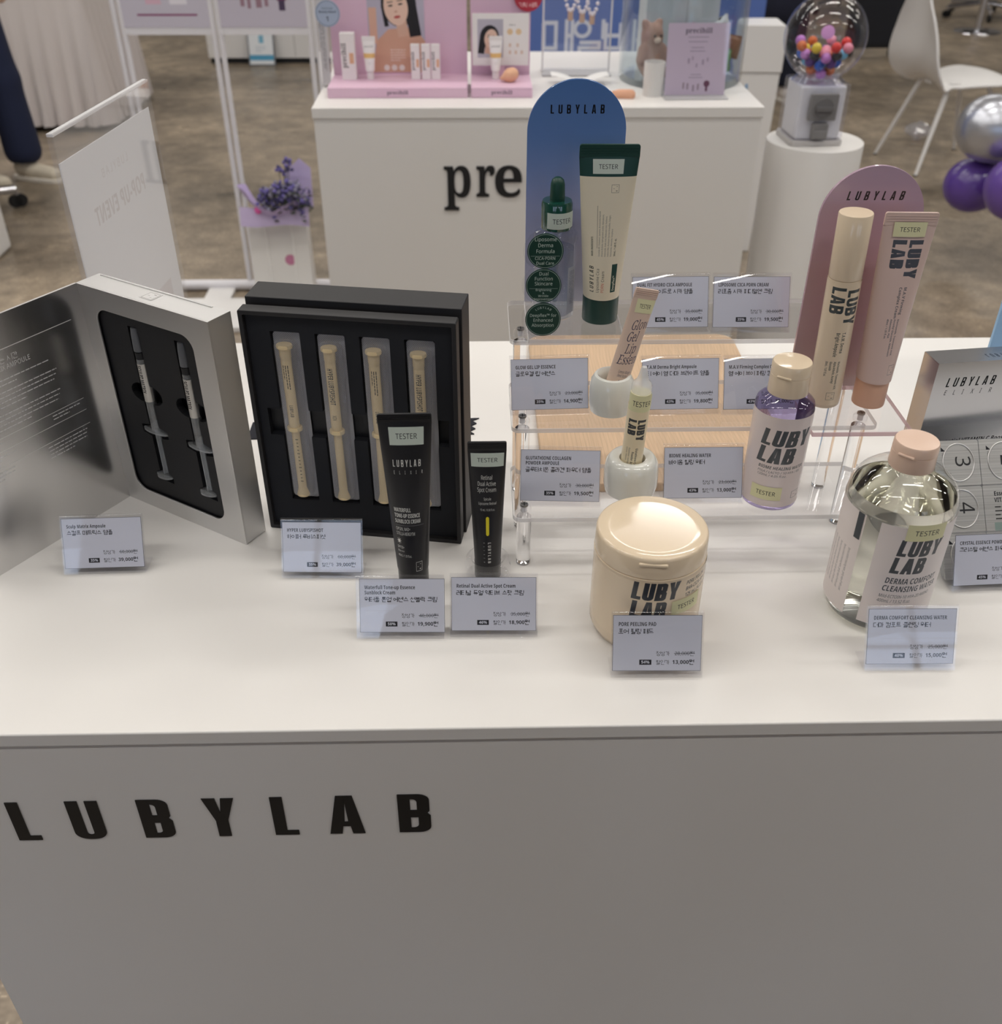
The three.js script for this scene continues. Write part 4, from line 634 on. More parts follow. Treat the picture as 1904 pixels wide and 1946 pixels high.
// ------------------------------------------------------------------ silver carton, foil capsules and blue panel at the right
{
  const th = 0.12, t = thing('silver_carton', 'upright silver carton with dark lettering at the right', 'carton', [0.3585, T, -0.6965], th), w = 0.15, h = 0.15, d = 0.0215;
  const art = print(1024, 1024, '#bfc0c4', (x) => {
    const c = '#1b1c20'; luby(x, 'LUBYLAB', 74, 145, 54, { w: 0.42, s: 0.14, t: 0.12, gap: 0.38, sk: 0.14, c }); [...'ELIXIR'].forEach((ch, i) => txt(x, ch, 74 + i * 52, 194, 40, { sx: 0.7, sk: 0.14, c }));
    txt(x, 'Essential VITAMIN C Boosters', 112, 505, 38, { b: 1, sx: 0.86, sk: 0.12, c }); txt(x, 'with VITAMIN C & Niacinamide', 108, 542, 31, { sx: 0.86, sk: 0.12, c });
  });
  part('front', flatUV(box(w, h, 0.0008, w / 2, h / 2, -0.0004)), std(0xffffff, 0.2, { map: art, metalness: 0.95 }), t);
  const top = print(1024, 128, '#bfc0c4', (x) => { luby(x, 'LUBYLAB', 300, 62, 34, { w: 0.44, s: 0.15, t: 0.13, gap: 0.4, sk: 0.14, c: '#55565c' }); });
  part('top', flatUV(box(w, 0.0008, d, w / 2, h - 0.0004, -d / 2 - 0.0008), 0, 2), std(0xffffff, 0.2, { map: top, metalness: 0.95 }), t);
  const sheen = std(rgb(191, 192, 196), 0.2, { metalness: 0.95 }); part('side', box(0.0008, h - 0.001, d, 0.0004, h / 2, -d / 2 - 0.0008), sheen, t); part('side', box(0.0008, h - 0.001, d, w - 0.0004, h / 2, -d / 2 - 0.0008), sheen, t); part('back', box(w, h - 0.001, 0.0008, w / 2, h / 2, -d - 0.001), sheen, t);
  const p = thing('capsule_pack', 'leaning foil pack of numbered capsules before the silver carton', 'capsule pack', [0.3665, T, -0.609], 0.06); 
  const lean = 40 * D, cellW = 0.0375, cellH = 0.0372, foil = (n, extra) => print(256, 256, '#c6c5c2', (x, w, h) => { for (let k = 0; k < 150; k++) { x.fillStyle = k % 2 ? 'rgba(255,255,255,0.10)' : 'rgba(90,90,92,0.08)'; x.fillRect(0, hash(k, 5) * h, w, 1 + 2 * hash(k, 9)); } if (n) txt(x, n, 118, 88, 120, { rot: Math.PI / 2, c: '#3a3a3c' }); extra?.(x); });
  const body = new THREE.Group(); 
  for (let r = 0; r < 3; r++) for (let c = 0; c < 3; c++) {
    const n = [['3', '2', '1'], ['4', '', '5'], ['6', '', '7']][r][c], tex = foil(n, n ? (x) => { x.fillStyle = '#2c2c30'; x.beginPath(); x.moveTo(40, 60); x.lineTo(64, 60); x.lineTo(40, 36); x.fill(); txt(x, 'Peel here', 44, 70, 15, { rot: Math.PI / 2, c: '#3a3a3c' }); } : (x) => { txt(x, 'Essential', 60, 60, 34, { b: 1, sx: 0.8 }); txt(x, 'VITAMIN C', 60, 96, 34, { b: 1, sx: 0.8 }); lines(x, 60, 120, 170, 4, 22, 12, '#444'); x.fillStyle = '#9fb3ad'; x.fillRect(50, 210, 206, 46); });
    const cell = part('foil_cell', flatUV(ext(rrShape(cellW - 0.0006, cellH - 0.0006, [0.001, 0.001, 0.002, r || c ? 0.001 : 0.006], 0, 0), 0.0006)).translate(c * cellW, (2 - r) * cellH, 0), std(0xffffff, 0.32, { map: tex, metalness: 0.6 }), p); cell.rotation.x = -lean; cell.position.set(0, 0.0015, 0);
    if (n) { const rim = part('capsule_rim', new THREE.TorusGeometry(0.0135, 0.0006, 8, 40).scale(0.95, 1.12, 1).translate((c + 0.52) * cellW, (2 - r + 0.5) * cellH, 0.0007), SILVER, cell); }
  }
  const tray = part('clear_tray', ext(rrShape(cellW * 3, cellH * 3, 0.006, 0, 0), 0.006, 0.0008, -0.0068), phys(rgb(236, 238, 240), 0.15, { transmission: 0.8, thickness: 0 }), p); tray.rotation.x = -lean; tray.position.set(0, 0.0015, 0); p.position.y += 0.003;
  const b = thing('blue_display', 'pale blue upright panel at the right edge behind the carton', 'display panel', [0.5645, T, -0.86]);
  part('panel', ext(rrShape(0.16, 0.26, [0.001, 0.001, 0.03, 0.03], -0.08, 0), 0.004, 0.0004, 0), phys(rgb(150, 190, 226), 0.3), b); part('base', rbox(0.16, 0.004, 0.07, 0.001, 0, 0.002, 0.03), phys(rgb(150, 190, 226), 0.3), b);
}
// ------------------------------------------------------------------ the table behind, with the pink displays
const Z2 = -2.185;
const { FontLoader } = await import('three/addons/loaders/FontLoader.js'), { TextGeometry } = await import('three/addons/geometries/TextGeometry.js');
const serif = await new FontLoader().loadAsync('fonts/droid/droid_serif_bold.typeface.json');
{
  const t = thing('display_table', 'white display table in the background with large black serif letters', 'table', [0.1317, 0, Z2 - 0.3]);
  part('body', box(0.94, T - 0.022, 0.594, 0, (T - 0.022) / 2, 0), WHITE_LAM, t); part('tabletop', rbox(0.945, 0.022, 0.6, 0.002, 0, T - 0.011, 0), WHITE_LAM, t);
  const em = 0.092, spots = [[-0.071, 0.058], [-0.0005, 0.04], [0.04, 0.058], [0.112, 0.05], [0.166, 0.024], [0.193, 0.056], [0.253, 0.024], [0.28, 0.024], [0.307, 0.024]];
  [...'precihill'].forEach((ch, i) => { const g = new TextGeometry(ch, { font: serif, size: em * 0.72, depth: 0.003, curveSegments: 6, bevelEnabled: false }); g.computeBoundingBox(); const b = g.boundingBox, [x, w] = spots[i]; g.translate(-b.min.x, 0, 0).scale(w / (b.max.x - b.min.x), 1.32, 1).translate(x - 0.1317, 0.8645, 0.2972); part('letter', g, BLACK_INK, t); });
}
{
  const pinkM = std(rgb(222, 188, 208), 0.55), face = (x, cx, cy, r, flip) => {   // a plain generic portrait print
    x.save(); x.translate(cx, cy); x.scale(r * (flip ? -1 : 1), r); x.rotate(-0.15); x.fillStyle = '#17151a'; x.beginPath(); x.ellipse(0.12, -0.1, 1.05, 1.25, 0, 0, 7); x.fill(); x.fillRect(0.45, -0.1, 0.7, 1.9); x.fillRect(-0.95, -0.2, 0.25, 1.2);
    x.fillStyle = '#d8b09a'; x.fillRect(-0.25, 0.6, 0.65, 1.1); x.fillStyle = '#e8c6b2'; x.beginPath(); x.ellipse(-0.08, 0.05, 0.72, 1.0, 0, 0, 7); x.fill();
    x.fillStyle = '#2a211f'; for (const k of [-0.38, 0.22]) { x.beginPath(); x.ellipse(k, -0.08, 0.14, 0.05, 0, 0, 7); x.fill(); x.fillRect(k - 0.17, -0.3, 0.34, 0.05); } x.fillStyle = '#cf9f8a'; x.beginPath(); x.ellipse(-0.12, 0.28, 0.1, 0.06, 0, 0, 7); x.fill(); x.fillStyle = '#b8504e'; x.beginPath(); x.ellipse(-0.1, 0.58, 0.2, 0.08, 0, 0, 7); x.fill(); x.restore();
  };
  const name = print(512, 64, '#deb9d0', (x) => txt(x, 'precihill', 256, 44, 46, { b: 1, f: 'serif', al: 'center', sx: 0.9, c: '#2a2330' }));
  const mk = (x0, x1, label) => {
    const t = thing('pink_display', label, 'display stand', [(x0 + x1) / 2, T, -2.34]), w = x1 - x0;
    part('base', rbox(w, 0.021, 0.14, 0.001, 0, 0.0105, 0), pinkM, t); part('back_panel', box(w, 0.34, 0.006, 0, 0.191, -0.067), pinkM, t);
    part('name_strip', flatUV(box(0.13, 0.014, 0.0004, w > 0.2 ? 0 : 0.0, 0.0105, 0.0702)), std(0xffffff, 0.55, { map: name }), t); return t;
  };
  const a = mk(-0.316, -0.0175, 'wide pink display stand with a portrait poster'), b = mk(-0.0095, 0.1215, 'narrow pink display stand with a small white board');
  const post = print(512, 1024, '#b9b4c4', (x, w, h) => { x.fillStyle = '#d2a48c'; x.beginPath(); x.moveTo(20, 1024); x.lineTo(70, 760); x.lineTo(180, 660); x.lineTo(420, 640); x.lineTo(512, 760); x.lineTo(512, 1024); x.fill(); x.fillStyle = '#dcb09a'; x.fillRect(10, 480, 70, 300); face(x, 270, 470, 150, false); lines(x, 190, 830, 160, 5, 22, 10, '#f0e4dc'); x.fillStyle = '#eadfda'; for (const k of [150, 220, 290]) { x.beginPath(); x.arc(k, 985, 26, 0, 7); x.fill(); } });
  part('poster', flatUV(box(0.123, 0.246, 0.001, 0, 0, 0)).translate(-0.0048, 0.026 + 0.123, -0.0634), std(0xffffff, 0.5, { map: post }), a);
  const brd = print(640, 560, '#ece8e6', (x, w, h) => { x.fillStyle = '#b8b4c0'; x.fillRect(50, 50, 300, 430); face(x, 200, 260, 105, true); lines(x, 420, 110, 130, 1, 20, 16, '#999'); x.fillStyle = '#e2c49a'; for (const [k, m] of [[430, 190], [530, 190]]) { x.beginPath(); x.arc(k, m, 34, 0, 7); x.fill(); } x.fillStyle = '#d9c0b0'; for (const [k, m] of [[430, 340], [520, 340], [430, 420], [500, 420], [570, 420]]) x.fillRect(k - 14, m - 20, 28, 40); });
  const bt = thing('photo_board', 'small white photo board on the narrow pink display', 'photo board', [0.0555, T + 0.0212, -2.375]); part('board', box(0.123, 0.104, 0.004, 0, 0.076, 0), std(rgb(238, 234, 232), 0.5), bt); part('photo_print', flatUV(box(0.119, 0.1, 0.0005, 0, 0.076, 0.0023)), std(0xffffff, 0.5, { map: brd }), bt); part('stand_leg', box(0.02, 0.05, 0.003, 0, 0.0125 * 2, -0.001), pinkM, bt);
  const red = thing('round_sticker', 'red round sticker board on top of the narrow pink display', 'sticker', [0.1155, T + 0.18, -2.398]); const rt = print(256, 256, '#b02c3e', (x) => { hangul(x, '기획 세트', 128, 220, 44, { b: 1, c: '#f0c9c9', al: 'center' }); }); part('disc', flatUV(new THREE.CylinderGeometry(0.031, 0.031, 0.004, 40).rotateX(Math.PI / 2)), std(0xffffff, 0.5, { map: rt }), red);
  // products
  const cartonArt = print(160, 512, '#efe9e8', (x, w, h) => { txt(x, 'precihill', 62, 380, 72, { b: 1, f: 'serif', sx: 0.9, rot: -Math.PI / 2, c: '#2e2a30' }); x.fillStyle = '#e0b08c'; x.fillRect(96, 210, 50, 120); }), cartonMat = std(0xffffff, 0.5, { map: cartonArt }), whiteC = std(rgb(240, 236, 234), 0.5);
  const cart = (x, w, h, label) => { const t = thing('small_carton', label, 'carton', [x, T + 0.021, -2.36], 0, w < 0.025 ? 'three small cartons in a row' : undefined); part('carton', flatUV(box(w, h, w * 0.8, 0, h / 2, 0)), whiteC, t); part('front_print', flatUV(box(w * 0.98, h * 0.98, 0.0004, 0, h / 2, w * 0.4 + 0.0003)), cartonMat, t); };
  cart(-0.2755, 0.031, 0.093, 'tall white carton at the left of the pink display'); cart(-0.1305, 0.019, 0.07, 'left one of three small white cartons'); cart(-0.1075, 0.019, 0.07, 'middle one of three small white cartons'); cart(-0.0865, 0.019, 0.07, 'right one of three small white cartons');
  const tb = print(200, 512, '#f2eeec', (x) => { txt(x, 'precihill', 100, 110, 44, { f: 'serif', al: 'center', c: '#555', sx: 0.8 }); x.fillStyle = '#e8bf7c'; x.fillRect(0, 210, 200, 80); x.strokeStyle = '#aaa'; x.lineWidth = 4; x.beginPath(); x.arc(100, 380, 22, 0, 7); x.stroke(); });
  for (const [x, l] of [[-0.23, 'white tube with ochre band beside the tall carton'], [0.0445, 'white tube with ochre band on the narrow pink display']]) { const t = thing('small_tube', l, 'cosmetic tube', [x, T + 0.021, -2.355]); squeezeTube(t, { r: 0.0095, w: 0.029, capH: 0.018, bodyH: 0.06, seamH: 0.009, capR: 0.0075, capMat: whiteC, bodyMat: std(0xffffff, 0.4, { map: tb }), seamMat: whiteC }); }
  const sp = tag(part('makeup_sponge', skin([[0, 0.014, 0, 0.014, 0.006, 0.016, 0, 0.0135], [0, 0.012, 0, 0.012, -0.018, 0.008, 0.002, 0.004]], 0.003, 0.006), std(rgb(232, 182, 148), 0.8), scene), 'peach teardrop makeup sponge on the narrow pink display', 'sponge'); sp.position.set(0.0745, T + 0.021, -2.325);
  // clear holder with badge at the left end
  const ch = thing('leaflet_holder', 'clear upright leaflet holder with a round blue badge', 'leaflet holder', [-0.331, T, -2.40]); part('clear_box', box(0.022, 0.26, 0.05, 0.001, 0.13, 0), PANE, ch); const lt = print(64, 512, '#d8d6d6', (x) => lines(x, 44, 160, 300, 3, 14, 9, '#6c6c70', Math.PI / 2)); part('leaflet', flatUV(box(0.018, 0.2, 0.001, 0.001, 0.105, 0.02)), std(0xffffff, 0.6, { map: lt }), ch);
  const bd = print(256, 256, '#a9b6cc', (x) => { x.strokeStyle = '#7f8ca6'; x.lineWidth = 8; x.beginPath(); x.arc(128, 128, 118, 0, 7); x.stroke(); txt(x, 'PANTONE', 128, 90, 26, { al: 'center', c: '#4b5568' }); txt(x, 'Beauty Award', 128, 122, 30, { b: 1, al: 'center', c: '#3a4253', sx: 0.9 }); txt(x, '1', 124, 200, 62, { b: 1, al: 'center', c: '#3a4253' }); }); part('badge', flatUV(new THREE.CylinderGeometry(0.026, 0.026, 0.002, 40).rotateX(Math.PI / 2)).translate(0.0195, 0.153, 0.052), std(0xffffff, 0.5, { map: bd }), ch); part('badge_arm', box(0.004, 0.01, 0.026, 0.0095, 0.153, 0.038), PANE, ch);
}
// right half of the table behind
{
  const jar = thing('glass_vase', 'large clear glass cylinder holding a plush toy and snacks', 'glass vase', [0.4685, T, -2.455]);
  part('glass', lathe([[0, 0.012], [0.13, 0.012], [0.134, 0.016], [0.134, 0.34], [0.1375, 0.3415], [0.14, 0.338], [0.14, 0.006], [0.136, 0], [0, 0]], 64), phys(rgb(244, 248, 250), 0.01, { transmission: 1, thickness: 0, ior: 1.5 }), jar);
  const plush = thing('plush_toy', 'beige plush toy inside the glass cylinder', 'plush toy', [0.392, T + 0.014, -2.42], 0.4); plush.scale.setScalar(0.82);
  part('body', skin([[0, 0.035, 0, 0.034, 0, 0.065, 0, 0.03], [0, 0.1, 0.004, 0.03, 0, 0.104, 0.004, 0.03], [-0.02, 0.13, 0, 0.011, -0.022, 0.134, 0, 0.01], [0.02, 0.13, 0, 0.011, 0.022, 0.134, 0, 0.01], [-0.03, 0.07, 0.01, 0.013, -0.042, 0.045, 0.02, 0.012], [0.03, 0.07, 0.01, 0.013, 0.042, 0.045, 0.02, 0.012], [-0.02, 0.018, 0.02, 0.016, -0.026, 0.014, 0.04, 0.014], [0.02, 0.018, 0.02, 0.016, 0.026, 0.014, 0.04, 0.014]], 0.005, 0.012), std(rgb(172, 136, 122), 0.95), plush);
  part('eye', new THREE.SphereGeometry(0.0032, 10, 8).translate(-0.01, 0.106, 0.034), MATTE_BLACK, plush); part('eye', new THREE.SphereGeometry(0.0032, 10, 8).translate(0.01, 0.106, 0.034), MATTE_BLACK, plush); part('muzzle', new THREE.SphereGeometry(0.009, 12, 10).scale(1.2, 0.9, 0.7).translate(0, 0.095, 0.033), std(rgb(222, 196, 176), 0.95), plush);
  const packs = [[0.548, 0.02, -2.41, 0.3, rgb(92, 142, 60), 'green snack packet'], [0.566, 0.05, -2.44, -0.3, rgb(150, 92, 60), 'brown snack packet'], [0.545, 0.085, -2.43, 0.8, rgb(216, 214, 214), 'white snack packet'], [0.475, 0.02, -2.40, 0.1, rgb(210, 204, 200), 'pale snack packet'], [0.535, 0.05, -2.5, 1.2, rgb(170, 60, 110), 'magenta snack packet'], [0.462, 0.072, -2.43, 0.6, rgb(188, 96, 128), 'small pink snack packet'], [0.54, 0.022, -2.49, 0.5, rgb(60, 110, 160), 'blue snack packet'], [0.515, 0.02, -2.375, 0.2, rgb(196, 170, 110), 'tan snack packet']];
  for (const [x, y, z, r, c, l] of packs) { const g = grid(12, 10, (u, v) => { const a = u * Math.PI * 2, k = Math.pow(Math.sin(Math.PI * v), 0.45); return [0.028 * Math.cos(a), (v - 0.0) * 0.05, 0.013 * k * Math.sin(a) + 0.003 * Math.sin(a * 3 + v * 9)]; }); const o = tag(part('snack_packet', g, phys(c, 0.25), scene), l + ' inside the glass cylinder', 'snack packet'); o.position.set(x, T + y, z); o.rotation.set(0.2, r, 0.2 * Math.sin(r * 9)); }
  const wb = thing('white_box', 'tall white box standing behind the glass cylinder', 'box', [0.495, T, -2.68]); part('carton', rbox(0.175, 0.28, 0.12, 0.002, 0, 0.14, 0), std(rgb(226, 222, 220), 0.6), wb); part('seam', box(0.002, 0.278, 0.0006, 0.01, 0.139, 0.0602), std(rgb(190, 186, 184), 0.6), wb);
  const sg = thing('lavender_sign', 'small clear sign holder with lavender sheet on the table behind', 'sign holder', [0.471, T, -2.275], 0.02);
  const st = print(512, 560, '#cfc0d2', (x, w, h) => { txt(x, 'precihill', 256, 76, 52, { b: 1, f: 'serif', al: 'center', c: '#40384a' }); for (const [y, k] of [[105, 170], [140, 160], [185, 110], [212, 130], [395, 90], [418, 120]]) { x.fillStyle = '#8d8096'; x.fillRect(256 - k / 2, y, k, 5); } x.fillStyle = '#a898ae'; for (const [k, y, s] of [[180, 270, 26], [215, 255, 18], [250, 310, 20], [300, 280, 26], [340, 265, 20]]) x.fillRect(k, y, s * 0.7, s * 1.6); x.fillStyle = '#9c8a98'; for (const [k, y] of [[150, 460], [185, 465], [235, 480], [275, 470]]) x.fillRect(k, y, 16, 50); x.fillStyle = '#6a3c56'; x.beginPath(); x.arc(355, 470, 26, 0, 7); x.fill(); x.fillRect(345, 490, 20, 40); });
  part('sheet', flatUV(box(0.13, 0.14, 0.0006, 0, 0.074, 0)).rotateX(-0.12), std(0xffffff, 0.6, { map: st }), sg); part('front_sheet', box(0.136, 0.148, 0.002, 0, 0.075, 0.0018).rotateX(-0.12), PANE, sg); part('foot', box(0.136, 0.003, 0.05, 0, 0.0015, 0.005), ACRYL_EDGE, sg);
  const cup = thing('paper_cup', 'plain white cylinder cup beside the lavender sign', 'cup', [0.384, T, -2.293]); part('cup_wall', lathe([[0, 0.001], [0.0215, 0], [0.0225, 0.068], [0.0213, 0.068], [0.0203, 0.004], [0, 0.004]], 36), phys(rgb(236, 234, 232), 0.5, { transmission: 0.25, thickness: 0 }), cup);
  const pf = tag(part('powder_puff', skin([[-0.012, 0.008, 0, 0.01, 0.014, 0.008, 0.004, 0.011], [-0.02, 0.006, -0.012, 0.007, 0.018, 0.006, -0.014, 0.008]], 0.003, 0.008), std(rgb(226, 172, 142), 0.85), scene), 'peach powder puff lying by the white cup', 'powder puff'); pf.position.set(0.318, T - 0.001, -2.27);
  const rk = thing('clear_rack', 'clear acrylic rack with bead straps behind the blue arch', 'rack', [0.235, T, -2.52]); part('back_sheet', box(0.16, 0.3, 0.004, 0, 0.15, -0.02), PANE, rk); part('foot', box(0.16, 0.004, 0.08, 0, 0.002, 0), ACRYL_EDGE, rk); part('hook_bar', bar([-0.07, 0.22, 0], [0.07, 0.22, 0], 0.003), ACRYL_EDGE, rk); part('upright', box(0.004, 0.3, 0.004, -0.078, 0.15, 0), ACRYL_EDGE, rk); part('upright', box(0.004, 0.3, 0.004, 0.078, 0.15, 0), ACRYL_EDGE, rk);
  for (const [k, x] of [0.218, 0.245, 0.268].entries()) { const pts = []; for (let i = 0; i < 18; i++) { const a = (i / 18) * Math.PI * 2; pts.push(new THREE.SphereGeometry(0.0046, 8, 6).translate(0.013 * Math.sin(a), -0.045 + 0.045 * Math.cos(a), 0)); } const o = thing('bead_strap', ['left white bead strap hanging on the clear rack', 'middle white bead strap hanging on the clear rack', 'right white bead strap hanging on the clear rack'][k], 'bead strap', [x, T + 0.224 - k * 0.004, -2.515]); part('beads', merge(pts), phys(rgb(224, 218, 224), 0.2), o); part('charm', rbox(0.012, 0.022, 0.006, 0.002, 0, -0.1, 0), std(rgb(190, 160, 140), 0.5), o); }
  const tr = tag(part('folded_paper', grid(20, 4, (u, v) => [(u - 0.5) * 0.13, 0.012 + 0.02 * Math.abs(Math.cos(u * Math.PI)) * 1 + 0.004, (v - 0.5) * 0.05]), std(rgb(236, 234, 232), 0.6), scene), 'white curved paper strip lying behind the blue arch', 'paper'); tr.position.set(0.235, T - 0.0155, -2.41);
}
// ------------------------------------------------------------------ plinth and gumball machine
{
  const p = thing('plinth', 'white cylindrical plinth under the gumball machine', 'plinth', [0.763, 0, -2.312]); part('column', lathe([[0, 0], [0.106, 0], [0.107, 0.001], [0.107, 0.948], [0.1062, 0.95], [0, 0.95]], 64), WHITE_LAM, p);
  const g = thing('gumball_machine', 'small clear and white gumball machine with round globe', 'gumball machine', [0.748, 0.95, -2.315], 0.04), clear = phys(rgb(246, 246, 250), 0.01, { transmission: 1, thickness: 0, ior: 1.5 }), grey = phys(rgb(128, 126, 126), 0.3);
  part('base', ext(rrShape(0.118, 0.118, 0.012), 0.012, 0.002).rotateX(-Math.PI / 2), phys(rgb(190, 186, 184), 0.2), g);
  part('housing', (() => { const b = rbox(0.1, 0.112, 0.1, 0.006, 0, 0.068, 0); return b; })(), phys(rgb(232, 231, 232), 0.25), g); part('clear_shell', rbox(0.112, 0.116, 0.112, 0.006, 0, 0.07, 0), clear, g);
  const m = part('coin_mechanism', rbox(0.062, 0.056, 0.008, 0.003, 0, 0.083, 0.06), grey, g); part('knob', merge([cyl(0.02, 0.02, 0.006, 0, 0, 0, 32).rotateX(Math.PI / 2), box(0.036, 0.008, 0.008, 0, 0, 0.006)]).translate(0, 0.082, 0.067), phys(rgb(110, 108, 108), 0.15), m);
  part('chute', rbox(0.036, 0.034, 0.012, 0.004, 0, 0.033, 0.06), grey, g); part('chute_flap', rbox(0.032, 0.016, 0.004, 0.002, 0, 0.028, 0.068), grey, g);
  part('neck', cyl(0.058, 0.046, 0.012, 0, 0.131, 0, 40), clear, g);
  part('globe', new THREE.SphereGeometry(0.0865, 48, 32).translate(0, 0.212, 0), clear, g); part('round_sticker', new THREE.SphereGeometry(0.0872, 16, 10, 0, Math.PI * 2, 0, 0.155).rotateX(Math.PI / 2 - 0.26).rotateY(-0.31).translate(0, 0.212, 0), std(rgb(206, 150, 206), 0.5), g);
  const cols = [[rgb(226, 58, 52), 'red'], [rgb(40, 96, 196), 'blue'], [rgb(120, 190, 222), 'light blue'], [rgb(200, 130, 206), 'lilac'], [rgb(240, 150, 168), 'pink'], [rgb(232, 204, 62), 'yellow'], [rgb(92, 52, 130), 'purple'], [rgb(48, 54, 62), 'black'], [rgb(214, 110, 52), 'orange']].map(([c, n]) => [phys(c, 0.3), n]);
  const ball = new THREE.SphereGeometry(0.0108, 18, 14), C = V(0.748, 0.95 + 0.212, -2.315), put = [];
  const layers = [[-0.0665, [[0, 0], [1, 0.021, 5]]], [-0.049, [[0, 0.011, 3], [1, 0.031, 8]]], [-0.0315, [[0, 0.02, 5], [1, 0.043, 11]]], [-0.0145, [[1, 0.052, 8]]]];
  for (const [dy, rings] of layers) for (const [, r = 0, n = 1] of rings) for (let k = 0; k < n; k++) { const R = Math.min(r, Math.sqrt(Math.max(0, 0.0745 * 0.0745 - dy * dy))); put.push([C.x + R * Math.sin((k / n) * 6.283 + dy * 40), C.y + dy + (r ? 0.003 * Math.sin(k * 2.3) : 0), C.z + R * Math.cos((k / n) * 6.283 + dy * 40)]); }
  put.forEach(([x, y, z], i) => { const c = cols[(i * 4 + (i >> 2)) % 9]; const o = part(numbered('gumball'), ball, c[0], scene); o.position.set(x, y, z); tag(o, c[1] + ' gumball inside the clear globe', 'gumball', 'gumballs in the globe'); });
}
// ------------------------------------------------------------------ blue booth panel, bin, chairs
{
  const t = thing('booth_panel', 'blue booth panel with large white Korean lettering', 'panel', [0.61, 0, -4.6]);
  const art = print(1024, 1640, '#5872b4', (x, w, h) => { const s = w / 1.2; hangul(x, '매일비누', (0.285 - 0.015) * s, h - 0.722 * s, 0.148 * s, { c: '#d5d9e6', adv: 0.89, b: 1 }); });
  part('board', box(1.2, 1.92, 0.03, 0, 0.96, 0), std(rgb(88, 114, 180), 0.6), t); part('lettering', flatUV(box(1.19, 1.9, 0.001, 0, 0.96, 0.016)), std(0xffffff, 0.6, { map: art }), t);
  const b = thing('waste_bin', 'slim white bin with folded lid behind the glass cylinder', 'bin', [1.118, 0, -4.25], -0.05), bw = 0.084;
  part('bin_body', ext(new THREE.Shape([[-0.06, 0], [0.06, 0], [bw - 0.004, 0.72], [-bw + 0.004, 0.72]].map(([a, c]) => new THREE.Vector2(a, c))), 0.15, 0.004, -0.075), WHITE_PLASTIC, b); part('lid', ext(rrShape(bw * 2, 0.172, [0.004, 0.004, 0.02, 0.02], -bw, 0.722), 0.16, 0.004, -0.08), WHITE_PLASTIC, b);
  part('bin_print', box(0.01, 0.06, 0.0006, -0.045, 0.65, 0.0755), std(rgb(120, 160, 200), 0.6), b);
}
function shellChair(label, pos, turn) {                                     // one-piece white shell on four splayed legs, faces +x
  const t = thing('shell_chair', label, 'chair', pos, turn, 'white shell chairs');
  const prof = new THREE.CatmullRomCurve3([V(0.25, 0.42, 0), V(0.21, 0.452, 0), V(0.06, 0.45, 0), V(-0.1, 0.436, 0), V(-0.175, 0.455, 0), V(-0.225, 0.53, 0), V(-0.245, 0.68, 0), V(-0.27, 0.86, 0)]), W = new THREE.SplineCurve([[0, 0.17], [0.12, 0.215], [0.35, 0.225], [0.5, 0.17], [0.6, 0.17], [0.74, 0.235], [0.86, 0.225], [0.95, 0.17], [1, 0.08]].map(([a, b]) => new THREE.Vector2(a, b)));
  const f = (off) => (u, v) => { const p = prof.getPoint(v), q = prof.getTangent(v), k = u * 2 - 1, w = W.getPoint(v).y, lift = 0.035 * k * k * (v > 0.45 ? 1 : 0.5); return [p.x - q.y * (off - lift) * -1 * (v > 0.45 ? 1 : 1), p.y + q.x * (off - lift) * -1, k * w]; };
  const top = grid(16, 40, f(0.006)), bot = grid(16, 40, f(-0.006)); { const ix = bot.index.array; for (let i = 0; i < ix.length; i += 3) [ix[i], ix[i + 1]] = [ix[i + 1], ix[i]]; bot.computeVertexNormals(); }
  const rim = []; for (const u of [0, 1]) rim.push(tubeAlong(Array.from({ length: 21 }, (_, i) => f(0)(u, i / 20)), 0.0075, 6, 60)); for (const v of [0, 1]) rim.push(tubeAlong(Array.from({ length: 9 }, (_, i) => f(0)(i / 8, v)), 0.0075, 6, 20));
  part('shell', merge([top, bot, ...rim]), WHITE_PLASTIC, t); part('under_frame', merge([box(0.3, 0.02, 0.06, 0, 0.425, 0), box(0.06, 0.02, 0.28, -0.08, 0.425, 0), box(0.06, 0.02, 0.28, 0.1, 0.425, 0)]), WHITE_PLASTIC, t);
  for (const [sx, sz] of [[-1, -1], [-1, 1], [1, -1], [1, 1]]) { const x0 = sx > 0 ? 0.12 : -0.1, x1 = sx > 0 ? 0.25 : -0.235, d = V(x1 - x0, -0.425, sz * 0.09), g = new THREE.CylinderGeometry(0.014, 0.009, d.length(), 14); g.applyQuaternion(new THREE.Quaternion().setFromUnitVectors(V(0, -1, 0), d.clone().normalize())); g.translate((x0 + x1) / 2, 0.2165, sz * 0.165); const l = part('leg', g, WHITE_PLASTIC, t); part('foot_pad', cyl(0.01, 0.01, 0.008, x1, 0.004, sz * 0.21, 12), MATTE_BLACK, l); }
  return t;
}
shellChair('white shell chair with splayed legs at the upper right', [2.49, 0, -5.5], 0.18);
shellChair('white chair back just before the blue booth panel', [0.34, 0, -4.02], Math.PI / 2 + 0.1);
